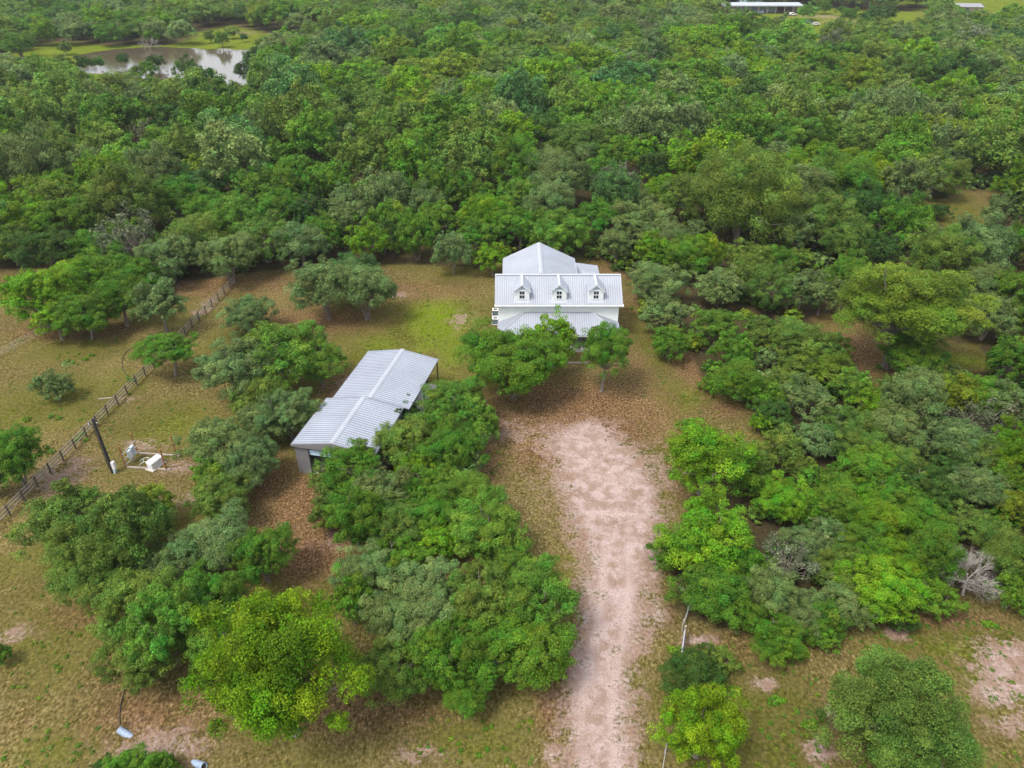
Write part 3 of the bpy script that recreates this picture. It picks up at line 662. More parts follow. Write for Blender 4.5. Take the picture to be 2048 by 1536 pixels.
# ------------------------------------------------------------------ pole, generator pen
x, y = G(226, 945); pole = empty('utility_pole', (x, y, 0), 'tall black utility pole beside the generator pen', 'utility pole')
mb = MB()
for k in range(6): mb.tube((0, 0, k * 1.16), (0, 0, (k + 1) * 1.16), .19 - k * .008, .19 - (k + 1) * .008, n=14, cap=(k in (0, 5)))
mb.build('shaft', M_POLE, pole, smooth=False)
mb = MB(); mb.tube((-.24, -.05, .5), (-.24, -.05, 6.3), .03, n=6); mb.tube((-.24, -.05, 6.3), (-.5, -.05, 6.5), .04, n=6); mb.build('conduit', M_DARK, pole)
mb = MB(); mb.tube((-.52, -.05, 6.2), (-.52, -.05, 6.45), .09, .06, n=8); mb.build('weatherhead', M_GALV, pole)
mb = MB(); mb.tube((.22, 0, 6.45), (.36, 0, 6.5), .05, n=6); mb.build('insulator', M_GALV, pole)
mb = MB(); mb.box(.2, .5, -.2, .2, .5, 1.45); m_ = mb.build('meter_box', M_WHITE, pole, bevel=.02)
mb = MB(); mb.box(.2, .42, -.25, .1, .02, .4); mb.build('lower_box', M_BOX, pole, bevel=.02)
pc = [Vector((*G(*p), 0)) for p in ((252, 935), (276, 907), (354, 912), (333, 940))]
labs = ('brown post at the near left corner of the generator pen', 'brown post at the far left corner of the generator pen', 'brown post at the far right corner of the generator pen', 'brown post at the near right corner of the generator pen, before the generator')
for p, lb in zip(pc, labs):
    mb = MB(); mb.tube((0, 0, 0), (.0, 0, 2.75), .085, .075, n=12); o = mb.build('wooden_post', M_POST); o.location = p; tag(o, lb, 'post', 'posts round the generator')
    o.rotation_euler = (random.uniform(-.02, .02), random.uniform(-.02, .02), 0)
for a, b, lb in ((pc[0], pc[3], 'grey timber on the ground along the near side of the generator pen'), (pc[1], pc[2], 'grey timber on the ground along the far side of the generator pen')):
    d = b - a; mb = MB(); mb.box(.1, d.length + .45, -.1, .1, 0, .16); o = mb.build('landscape_timber', M_TIMBER, bevel=.015); o.location = a; o.rotation_euler[2] = math.atan2(d.y, d.x); tag(o, lb, 'timber', 'timbers round the generator')
d = pc[1] - pc[0]; rk = empty('pipe_rack', pc[0], 'three galvanised pipes between the two left posts, carrying grey boxes', 'pipe rack', rz=math.atan2(d.y, d.x))
for z in (.35, 1.05, 1.75): mb = MB(); mb.tube((-.05, -.11, z), (d.length + .1, -.11, z), .04, n=8); mb.build('pipe', M_GALV, rk)
eb = empty('electrical_panel', pc[0] + d * .32 + Vector((.0, 0, 0)), 'blue-grey electrical boxes hung on the pipe rack', 'electrical panel', rz=math.atan2(d.y, d.x))
mb = MB(); mb.box(-.15, .35, -.42, -.16, .75, 1.65); mb.build('box', M_BOX, eb, bevel=.015)
mb = MB(); mb.box(.4, .95, -.42, -.16, .6, 1.75); mb.build('box', M_BOX, eb, bevel=.015)
mb = MB(); mb.box(-.1, .3, -.435, -.421, .8, 1.5); mb.build('door', M_WHITE, eb)
for x_ in (.0, .25, .6): mb = MB(); mb.tube((x_, -.3, .02), (x_, -.3, .76), .035, n=6); mb.build('conduit', M_GALV, eb)
gx, gy = G(312, 932); gen = empty('generator', (gx, gy, 0), 'white standby generator with its lid closed on a pad between brown posts', 'generator', rz=radians(66))
mb = MB(); mb.box(-.95, .95, -.55, .55, 0, .1); mb.build('pad', M_CONC, gen)
mb = MB(); mb.box(-.72, .72, -.36, .36, .1, .82); mb.build('housing', M_WHITE, gen, bevel=.03)
mb = MB(); mb.add([(-.78, -.42, .83), (.78, -.42, .83), (.78, .42, .83), (-.78, .42, .83), (-.72, -.3, 1.0), (.72, -.3, 1.0), (.72, .3, 1.0), (-.72, .3, 1.0)], [(0, 3, 2, 1), (4, 5, 6, 7), (0, 1, 5, 4), (1, 2, 6, 5), (2, 3, 7, 6), (3, 0, 4, 7)]); mb.build('lid', M_TRIM, gen, bevel=.02)
mb = MB()
for k in range(5): mb.box(-.74, -.722, -.25, .25, .25 + k * .09, .29 + k * .09)
mb.build('vent_grille', M_BOX, gen)
fx, fy = G(291, 926); fr = empty('bent_pipework', (fx, fy, 0), 'low curved grey-green pipework lying beside the generator', 'pipe frame', rz=.3)
MP = plain('grey_green_pipe', (.33, .38, .30), .5)
for yy in (-.35, .35):
    mb = MB(); mb.path([(-.6, yy, .04), (-.35, yy, .3), (0, yy, .42), (.4, yy, .4), (.62, yy, .1)], .04, n=6); mb.build('hoop', MP, fr)
mb = MB(); mb.tube((-.1, -.35, .4), (-.1, .35, .4), .035, n=6); mb.tube((.35, -.35, .4), (.35, .35, .4), .035, n=6); mb.build('crossbar', MP, fr)
# plank, hoses, culverts
x, y = G(210, 797); mb = MB(); mb.box(-.75, .75, -.08, .08, .0, .05); o = mb.build('plank', M_TIMBER); o.location = (x, y, 0.01); o.rotation_euler[2] = .18; tag(o, 'weathered plank lying on the grass of the left pasture', 'plank')
def hose(px, label, r=.03):
    pts = [Vector((*G(*p), r)) for p in px]; fine = []
    for i in range(len(pts) - 1):
        p0 = pts[max(0, i - 1)]; p1 = pts[i]; p2 = pts[i + 1]; p3 = pts[min(len(pts) - 1, i + 2)]
        for k in range(6):
            t = k / 6; fine.append(.5 * ((2 * p1) + (p2 - p0) * t + (2 * p0 - 5 * p1 + 4 * p2 - p3) * t * t + (3 * p1 - p0 - 3 * p2 + p3) * t ** 3))
    fine.append(pts[-1]); mb = MB(); mb.path(fine, r); o = mb.build('hose', M_HOSE, smooth=True); tag(o, label, 'hose')
hose([(268, 1352), (262, 1362), (251, 1378), (244, 1400), (240, 1425), (240, 1450)], 'black hose trailing over dry grass to the left culvert pipe', .03)
hose([(278, 693), (258, 700), (247, 713), (244, 728), (248, 742), (257, 756)], 'thin dark hose in a curve on the left pasture, by the fence', .035)
def culvert(px, py, rz, label, L_=1.15, r=.25):
    """round pipe rising out of the soil: open end up, the other end buried"""
    x, y = G(px, py); c = empty('culvert_pipe', (x, y, 0), label, 'culvert pipe', 'pipe ends of the ditch culvert', rz)
    a = Vector((0, 0, r * .86)); b = Vector((L_, 0, -r * 1.05)); d = (b - a).normalized(); u = Vector((0, 1, 0)); w = d.cross(u)
    mb = MB(); n = 24
    ring = lambda p, q: [p + (u * cos(2 * pi * i / n) + w * sin(2 * pi * i / n)) * q for i in range(n)]
    vs = ring(a, r) + ring(b, r) + ring(a, r - .03) + ring(a + d * .9, r - .03)
    fs = []
    for i in range(n):
        j = (i + 1) % n; fs += [(i, j, n + j, n + i), (i, j, 2 * n + j, 2 * n + i), (2 * n + i, 2 * n + j, 3 * n + j, 3 * n + i)]
    mb.add(vs, fs); mb.build('barrel', M_PIPE, c, smooth=False)
    mb = MB(); mb.add(ring(a + d * .5, r - .032), [tuple(range(n))]); mb.build('bore_shade', M_DARK, c)  # black disc across the bore, painting in the shade inside the pipe
    for t in (.06, .3, .54, .78):
        mb = MB(); q = a + d * t; rr = [q + (u * cos(2 * pi * i / n) + w * sin(2 * pi * i / n)) * (r + .008) for i in range(n)]
        for i in range(n): mb.tube(rr[i], rr[(i + 1) % n], .018, n=4, cap=False)
        mb.build('rib', M_PIPE, c)
culvert(239, 1462, radians(-20), 'grey-blue culvert pipe end poking out beside the hose at lower left')
culvert(410, 1536, radians(155), 'grey-blue culvert pipe end at the bottom edge, right of the shrub', 1.25)

# ------------------------------------------------------------------ far farm buildings and vehicles
def at(px, py, name, label, cat, rz=0, group=None): x, y = G(px, py); return empty(name, (x, y, 0), label, cat, group, rz)
s_ = at(1521, 26, 'long_shed', 'long open shed with a pale flat roof at the far top right', 'shed'); d_ = depth(*G(1521, 26)) / F
Ls = 157 * d_
mb = MB(); mb.slab([(-Ls / 2, -4, 4.2), (Ls / 2, -4, 4.2), (Ls / 2, 5, 4.9), (-Ls / 2, 5, 4.9)], .5); mb.build('roof', M_CAP, s_)
mb = MB(); mb.box(-Ls / 2 + .3, Ls / 2 - .3, 4, 4.2, 0, 4.3); mb.box(-Ls / 2 + .3, -Ls / 2 + .6, -3, 4, 0, 4.0); mb.box(-Ls / 2 + .7, -Ls * .3, -2.4, -2.2, 0, 3.7); mb.build('back_wall', M_RUST, s_)
mb = MB(); mb.box(-Ls * .28, Ls * .22, 3.7, 3.95, 0, 4.2); mb.build('metal_siding', M_BOX, s_)
for k in range(10): mb = MB(); mb.box(-Ls / 2 + .4 + k * (Ls - 1) / 9, -Ls / 2 + .7 + k * (Ls - 1) / 9, -3.7, -3.4, 0, 4.0); mb.build('post', M_TIMBER, s_)
fh = at(1503, 12, 'farmhouse', 'pale blue gabled farmhouse behind the long shed', 'house')
mb = MB(); mb.prism([(-7, 0), (7, 0), (7, 5.5), (0, 9.0), (-7, 5.5)], 'y', 0, 9); mb.build('wall', M_BLUE, fh)
for s in (-1, 1): mb = MB(); mb.slab([(s * 7.6, -.4, 5.35), (0, -.4, 9.2), (0, 9.4, 9.2), (s * 7.6, 9.4, 5.35)], .2); mb.build('roof', M_CAP, fh)
for x_ in (-3.2, 0, 3.2): mb = MB(); mb.box(x_ - .5, x_ + .5, -.06, -.005, 3.2, 4.8); mb.build('window', M_GLASS, fh)
sh = at(1938, 26, 'ruined_shed', 'small grey metal shed on bare ground at the far top right', 'shed', rz=-.2)
mb = MB(); mb.prism([(-6.5, 0), (6.5, 0), (6.5, 3), (-6.5, 3)], 'y', 0, 7); mb.build('wall', M_RUST, sh)
mb = MB(); mb.slab([(-7, -.5, 3.02), (7, -.5, 3.1), (7, 7.5, 4.3), (-7, 7.5, 4.2)], .12); mb.build('roof', M_STEEL, sh)
mb = MB(); mb.box(-3, -.5, -.05, -.005, 0, 2.2); mb.build('door', M_DARK, sh)
mb = MB(); mb.slab([(-9, 1, 2.6), (-6.6, 1, 2.9), (-6.6, 6, 2.9), (-9, 6, 2.6)], .1); mb.box(-9, -8.8, 1, 1.2, 0, 2.5); mb.build('lean_to', M_CAP, sh)
def car(px, py, rz, col, label, pickup=False):
    c = at(px, py, 'pickup_truck' if pickup else 'parked_car', label, 'truck' if pickup else 'car', rz, 'vehicles parked in the far farmyard')
    paint = plain('car_paint', col, .3, .1, var=.02)
    mb = MB()
    if pickup: pr = [(-2.6, .45), (2.6, .45), (2.65, 1.0), (2.5, 1.1), (1.2, 1.15), (.7, 1.75), (-.6, 1.78), (-.8, 1.15), (-2.6, 1.15)]
    else: pr = [(-2.2, .4), (2.2, .4), (2.25, .8), (1.2, .98), (.5, 1.42), (-1.2, 1.45), (-1.9, 1.0), (-2.2, .95)]
    mb.prism(pr, 'y', -.9, .9); mb.build('body', paint, c, bevel=.04)
    mb = MB()
    if pickup: mb.prism([(-.55, 1.2), (1.05, 1.2), (.65, 1.66), (-.5, 1.68)], 'y', -.915, .915)
    else: mb.prism([(-1.6, 1.0), (.95, 1.0), (.42, 1.34), (-1.1, 1.36)], 'y', -.915, .915)
    mb.build('side_window', M_GLASS, c)
    for x_ in (-1.45, 1.45):
        for s in (-1, 1):
            mb = MB(); mb.tube((x_, s * .72, .36), (x_, s * .95, .36), .36, n=16); w = mb.build('wheel', M_TYRE, c)
for a in ((1502, 30, .4, (.7, .7, .7), 'white pickup in front of the long shed', True), (1519, 27, 2.6, (.25, .3, .4), 'blue-grey car parked before the long shed'), (1585, 31, .15, (.72, .72, .72), 'white car just right of the long shed', ),
          (1618, 47, .3, (.08, .12, .2), 'dark blue car in the field below the bright bush'), (1630, 51, 2.9, (.5, .5, .48), 'silver car lowest of the vehicles in the far field'), (1634, 20, .8, (.3, .4, .55), 'blue car half behind the farmyard tree, right of the shed'),
          (1600, 50, 1.2, (.35, .3, .28), 'brown wreck left of the dark blue car in the far field', True)): car(*a)
for (px, py, lb) in ((1497, 27, 'orange-brown tractor beside the white pickup at the shed'), (1540, 22, 'rusty tractor under the middle of the long shed'), (1573, 27, 'brown tractor near the right end of the long shed')):
    t = at(px, py, 'tractor', lb, 'tractor', random.uniform(0, 3), 'machines at the long shed'); mt = plain('rust_orange', (.35, .13, .04), .6)
    mb = MB(); mb.box(-.4, 1.6, -.4, .4, .7, 1.5); mb.build('engine', mt, t); mb = MB(); mb.box(-1.1, -.1, -.6, .6, .9, 2.3); mb.build('cab', M_GLASS, t)
    for x_, r_ in ((-.7, .8), (1.2, .45)):
        for s in (-1, 1): mb = MB(); mb.tube((x_, s * .65, r_), (x_, s * .95, r_), r_, n=16); mb.build('wheel', M_TYRE, t)

# ------------------------------------------------------------------ trees: crown and trunk shapes
PAL = {  # leaf colours (linear)
    'O': (0.092, 0.157, 0.023), 'S': (0.109, 0.171, 0.050), 'G': (0.069, 0.157, 0.012), 'D': (0.038, 0.087, 0.014), 'B': (0.098, 0.205, 0.008),
    'L': (0.088, 0.190, 0.020), 'Y': (0.112, 0.215, 0.005), 'T': (0.062, 0.144, 0.034), 'M': (0.121, 0.183, 0.014), 'K': (0.100, 0.118, 0.062)}
CNAME = {'O': 'olive green', 'S': 'grey-green', 'G': 'mid green', 'D': 'dark green', 'B': 'bright green', 'L': 'fresh green', 'Y': 'yellow-green', 'T': 'blue-green', 'M': 'olive-yellow', 'K': 'sparse grey'}
def crown_np(seed, nleaf, size, nlobe=26, sub=9, gap=0.0, spiky=0.0, droop=0.0, fuzz=.45):
    """leaf quads of one crown of unit radius; returns co (n*4,3) and tint (n,3)"""
    r = np.random.default_rng(seed)
    # boughs over an uneven dome
    i = np.arange(nlobe) + .5; ph = pi * (1 + 5 ** .5) * i + r.uniform(0, 6.28)
    zc = 1 - 1.55 * i / nlobe; rad = np.sqrt(np.clip(1 - zc * zc, 0, 1))
    az = ph; lob = 1 + .13 * np.sin(2 * az + r.uniform(0, 6)) + .10 * np.sin(5 * az + r.uniform(0, 6)) + .12 * np.sin(3 * az + r.uniform(0, 6))
    rr = r.uniform(.56, .92, nlobe) * lob * np.where(r.uniform(size=nlobe) < .12, 1.12, 1)
    lc = np.stack([rad * np.cos(az) * rr, rad * np.sin(az) * rr, zc * rr * r.uniform(.75, 1.08, nlobe)], -1)
    lr = r.uniform(.13, .28, nlobe) * (1 - .15 * (zc < 0))
    nin = max(3, nlobe // 6)
    lc = np.concatenate([lc, r.uniform(-.45, .45, (nin, 3)) * [1, 1, .9]]); lr = np.concatenate([lr, r.uniform(.25, .38, nin)])
    n_l = len(lc); lt = np.clip(r.normal(1, .17, n_l), .6, 1.45); lh = r.normal(0, .009, n_l)
    # sprays on each bough
    d = r.normal(size=(n_l, sub, 3)); d[..., 2] += .35; d /= np.linalg.norm(d, axis=-1, keepdims=True)
    sc = lc[:, None] + d * lr[:, None, None] * r.uniform(.6, 1.0, (n_l, sub, 1)); sr = lr[:, None] * r.uniform(.30, .60, (n_l, sub))
    st = lt[:, None] * np.clip(r.normal(1, .10, (n_l, sub)), .7, 1.3); shh = lh[:, None] + r.normal(0, .010, (n_l, sub))
    sc = sc.reshape(-1, 3); sr = sr.ravel(); st = st.ravel(); shh = shh.ravel(); sl = np.repeat(np.arange(n_l), sub)
    w = sr ** 2 * (0.5 + 0.5 * (sc[:, 2] > -.25)) * (r.uniform(0, 1, len(sr)) > gap) * np.repeat(r.uniform(.25, 1.25, n_l), sub); w /= w.sum()
    k = r.choice(len(sr), nleaf, p=w)
    dd = r.normal(size=(nleaf, 3)); dd[:, 2] += .45; dd /= np.linalg.norm(dd, axis=1, keepdims=True)
    t = r.uniform(.45, 1.0, nleaf) ** .6 * (1 + spiky * np.abs(r.normal(0, .5, nleaf)))
    t = t * (1 + (r.uniform(size=nleaf) < .4 * fuzz) * r.uniform(0, fuzz, nleaf))
    p = sc[k] + dd * (sr[k] * t)[:, None]; p[:, 2] -= droop * np.maximum(0, np.linalg.norm(p[:, :2], axis=1) - .4)
    out = p - lc[sl[k]]; out /= np.linalg.norm(out, axis=1, keepdims=True) + 1e-6
    nrm = out * .55 + dd * .6 + r.normal(0, .5, (nleaf, 3)) + [0, 0, .25]; nrm /= np.linalg.norm(nrm, axis=1, keepdims=True)
    a = np.cross(nrm, r.normal(size=(nleaf, 3))); a /= np.linalg.norm(a, axis=1, keepdims=True) + 1e-9; b = np.cross(nrm, a)
    s = size * r.uniform(.6, 1.35, (nleaf, 1)); el = r.uniform(.5, .9, (nleaf, 1))
    q = np.stack([p - a * s, p + b * s * el + nrm * s * .2, p + a * s, p - b * s * el + nrm * s * .2], 1)
    leaf = np.clip(r.normal(.51, .135, nleaf), .18, 1.0)
    tint = np.stack([leaf, st[k], .5 + shh[k] + r.normal(0, .006, nleaf)], -1)
    return q.reshape(-1, 3), tint, lc, lr
def leaf_mesh(name, co, tint, mat=None):
    n = len(tint); me = mesh_np(name, co, np.arange(n * 4).reshape(n, 4))
    at = me.attributes.new('tint', 'FLOAT_COLOR', 'POINT')
    c = np.ones((n, 4, 4), np.float32); c[:, :, :3] = tint[:, None, :]; at.data.foreach_set('color', c.ravel())
    me.materials.append(mat or M_LEAF); return me
def limb(mb, p0, p1, r0, r1, seg, rnd, wob, n=6):
    pts = [Vector(p0)]
    for k in range(1, seg): t = k / seg; pts.append(Vector(p0).lerp(Vector(p1), t) + Vector((rnd.uniform(-wob, wob), rnd.uniform(-wob, wob), rnd.uniform(-wob, wob) * .6 + wob * .8 * sin(pi * t))))
    pts.append(Vector(p1))
    for k in range(seg): mb.tube(pts[k], pts[k + 1], r0 + (r1 - r0) * k / seg, r0 + (r1 - r0) * (k + 1) / seg, n, cap=False)
    return pts
def trunk_mesh(name, seed, lobes, stems=1, vrat=.78, clear=.35, detail=1.0):
    """unit tree wood: crown of radius 1 sits with its centre at z=1 (scaled by the crown height)"""
    rnd = random.Random(seed); mb = MB()
    tops = []
    for s in range(stems):
        a = rnd.uniform(0, 2 * pi) + s * 2 * pi / stems; b0 = Vector((cos(a) * .05 * (stems > 1), sin(a) * .05 * (stems > 1), 0)); lean = .22 if stems > 1 else .05
        top = Vector((cos(a) * lean, sin(a) * lean, clear + rnd.uniform(.1, .25)))
        r0 = .060 if stems == 1 else .042
        mb.tube(b0, b0.lerp(top, .12), r0 * 1.45, r0, 9, cap=False)
        limb(mb, b0.lerp(top, .12), top, r0, r0 * .75, 4, rnd, .012, 9); tops.append((top, r0 * .75))
    sel = [l for l in lobes]; rnd.shuffle(sel); sel = sel[:int(16 * detail)]
    for l in sel:
        top, rr = tops[rnd.randrange(len(tops))]
        e = Vector((l[0] * .86, l[1] * .86, 1 + l[2] * vrat * .8))
        if e.z < .25: e.z = .3
        pts = limb(mb, top, e, rr * .55, .010, 5, rnd, .05, 6)
        for k in range(int(3 * detail)):
            q = pts[rnd.randrange(2, 5)]; limb(mb, q, q + Vector((rnd.uniform(-.28, .28), rnd.uniform(-.28, .28), rnd.uniform(.0, .22))), .011, .004, 2, rnd, .02, 4)
    o = mb.v; me = bpy.data.meshes.new(name); me.from_pydata(mb.v, [], mb.f); me.materials.append(M_BARK); me.update(); return me
LOD = {'X': dict(n=130000, size=.0124, nl=54, sub=15, fuzz=.3), 'H': dict(n=54000, size=.0168, nl=42, sub=12, fuzz=.3), 'M': dict(n=19000, size=.0265, nl=34, sub=10, fuzz=.3), 'F': dict(n=10000, size=.037, nl=30, sub=9, fuzz=.4)}
PROTO = {}
def protos(lod, count, seed0):
    L_ = LOD[lod]; lst = []
    for i in range(count):
        kw = [dict(), dict(gap=.12), dict(spiky=.35), dict(gap=.2, spiky=.2), dict(droop=.15), dict(gap=.08)][i % 6]
        co, ti, lc, lr = crown_np(seed0 + i, L_['n'], L_['size'], L_['nl'] + (i % 3) * 5, L_['sub'], fuzz=L_['fuzz'], **kw)
        lst.append((leaf_mesh('crown_leaves', co, ti), trunk_mesh('trunk_wood', seed0 + i, lc, 1 + (i % 3), detail=1.0 if lod in 'XH' else .6)))
    PROTO[lod] = lst
protos('X', 5, 100); protos('H', 7, 200); protos('M', 8, 300); protos('F', 6, 400)
sparse = []
for i in range(3):
    co, ti, lc, lr = crown_np(500 + i, 2600, .036, 26, 8, gap=.45, spiky=.6); sparse.append((leaf_mesh('crown_leaves', co, ti), trunk_mesh('trunk_wood', 500 + i, lc, 2, detail=1.6)))
PROTO['K'] = sparse

trnd = random.Random(11); PLACED = []; used_labels = {}
LANDM = [('white house', 1118, 580), ('metal barn', 720, 800), ('pond', 350, 125), ('generator pen', 300, 905), ('tall spreading tree', 1810, 630), ('pipe gate', 1360, 1300), ('long shed', 1520, 15), ('board fence', 330, 700), ('dead branchy tree', 1940, 1130), ('snag-trunk tree', 1712, 190), ('dirt driveway', 1200, 1150)]
def relation(px, py):
    best = min(LANDM, key=lambda l: hypot(l[1] - px, (l[2] - py) * 1.3)); dx, dy = px - best[1], py - best[2]
    if abs(dx) > abs(dy) * 1.2: w = 'left of' if dx < 0 else 'right of'
    else: w = 'beyond' if dy < 0 else 'in front of'
    return w + ' the ' + best[0]
SIZES = ((3.0, 'small '), (4.6, ''), (6.2, 'broad '), (99, 'wide '))
def make_label(c, R, px, py, noun, vr):
    size = next(w for lim, w in SIZES if R < lim); shape = 'rounded ' if vr > .8 else ('flat-topped ' if vr < .58 else '')
    if noun == 'bush' : shape = ''
    px_, py_ = px / 2048 * 100, py / 1536 * 100
    def lab(d): return f"{size}{shape if not size else ''}{CNAME[c]} {noun} {relation(px, py)}, {px_:.{d}f}% across, {py_:.{d}f}% down"
    s = lab(0)
    if s in used_labels: s = lab(1)
    used_labels[s] = 1; return s
def put_tree(X, Y, hc, R, V, c, px, py, label=None, noun='tree', lod=None, pi_=None, rot=None):
    s = F / depth(X, Y, hc); wpx = 2 * R * s
    if lod is None: lod = 'X' if wpx > 190 else ('H' if wpx > 105 else ('M' if wpx > 62 else 'F'))
    if c == 'K': lod = 'K'
    lst = PROTO[lod]; cr, tk = lst[trnd.randrange(len(lst)) if pi_ is None else pi_ % len(lst)]
    nm = {'tree': 'tree', 'oak': 'oak_tree', 'bush': 'bush', 'shrub': 'shrub'}.get(noun, 'tree')
    t = empty(nm, (X, Y, 0), label or make_label(c, R, px, py, noun, V / R), 'bush' if noun in ('bush', 'shrub') else 'tree', 'trees of the woods and yard' if noun in ('tree', 'oak') else 'bushes about the clearing', rz=trnd.uniform(0, 2 * pi) if rot is None else rot)
    a = bpy.data.objects.new('crown', cr); COL.objects.link(a); a.parent = t; a.location = (0, 0, hc); a.scale = (R * 1.05, R * 1.05, V * 1.04)
    k = PAL[c]; j = trnd.uniform(.88, 1.13); jj = trnd.uniform(-.08, .08); a.color = (k[0] * j * (1 + jj), k[1] * j, k[2] * j * (1 - jj), 1)
    b = bpy.data.objects.new('trunk', tk); COL.objects.link(b); b.parent = t
    b.scale = (R, R, hc)
    PLACED.append((X, Y, R)); return t
def tree_px(cx, cy, w, h, c='G', label=None, noun='tree', base=None, clear=None, pi_=None):
    al = TH + atan((cy - 768) / F)
    if base:
        X, Y = G(*base); hc = zat(cx, cy, Y); s = F / depth(X, Y, hc); R = w / 2 / s; X2 = (cx - 1024) * depth(X, Y, hc) / F
        V = sqrt(max((h / 2 / s) ** 2 - (R * sin(al)) ** 2, 0)) / cos(al); V = min(max(V, .55 * R), 1.15 * R, hc * .93)
        return put_tree((X + X2) / 2 if abs(X - X2) < 2 else X2, Y, hc, R, V, c, cx, cy, label, noun, pi_=pi_)
    cl = clear if clear is not None else (0.1 if noun in ('bush', 'shrub') else (1.2 if noun == 'oak' or cx < 1150 and cy > 560 else .5))
    hc = 4.0
    for _ in range(8):
        X, Y = G(cx, cy, hc); s = F / depth(X, Y, hc); R = w / 2 / s
        V = sqrt(max((h / 2 / s) ** 2 - (R * sin(al)) ** 2, 0)) / cos(al); V = min(max(V, .72 * R), 1.15 * R)
        hc = V * .92 + cl * min(1, R / 3.5)
    return put_tree(X, Y, hc, R, V, c, cx, cy, label, noun, pi_=pi_)

# near and middle trees, read off the photograph: (x, y, width, height, colour[, kind])
T = tree_px
T(1026, 724, 192, 156, 'G', 'big dark-trunked oak standing right before the white house porch', 'oak', base=(1021, 797), pi_=1)
T(1104, 680, 105, 110, 'B', 'bright green oak close against the house porch, behind the big oak', 'oak', base=(1108, 735))
T(1207, 702, 112, 112, 'G', 'small lone oak with a clear grey trunk before the right end of the porch', 'oak', base=(1206, 782), pi_=3)
T(1812, 612, 262, 165, 'M', 'tallest spreading tree with thick dark trunk, olive-yellow crown, right of the yard', base=(1770, 735), pi_=0)
T(336, 697, 114, 72, 'G', 'small umbrella-shaped oak standing beside the board fence', 'oak', base=(346, 752))
T(1312, 566, 118, 88, 'S', 'grey-green oak just right of the white house', 'oak', base=(1305, 607))
T(558, 1345, 300, 310, 'Y', 'largest yellow-green tree at the bottom left', 'tree', clear=2.0, pi_=0)
T(1800, 1440, 285, 262, 'O', 'wide olive green tree filling the bottom right corner', 'tree', pi_=3)
T(1405, 1455, 175, 180, 'Y', 'round yellow-green tree at the bottom edge right of the driveway', 'tree')
T(1716, 160, 85, 88, 'M', 'olive-yellow tree with a bare pale snag trunk, high in the forest', base=(1708, 226))
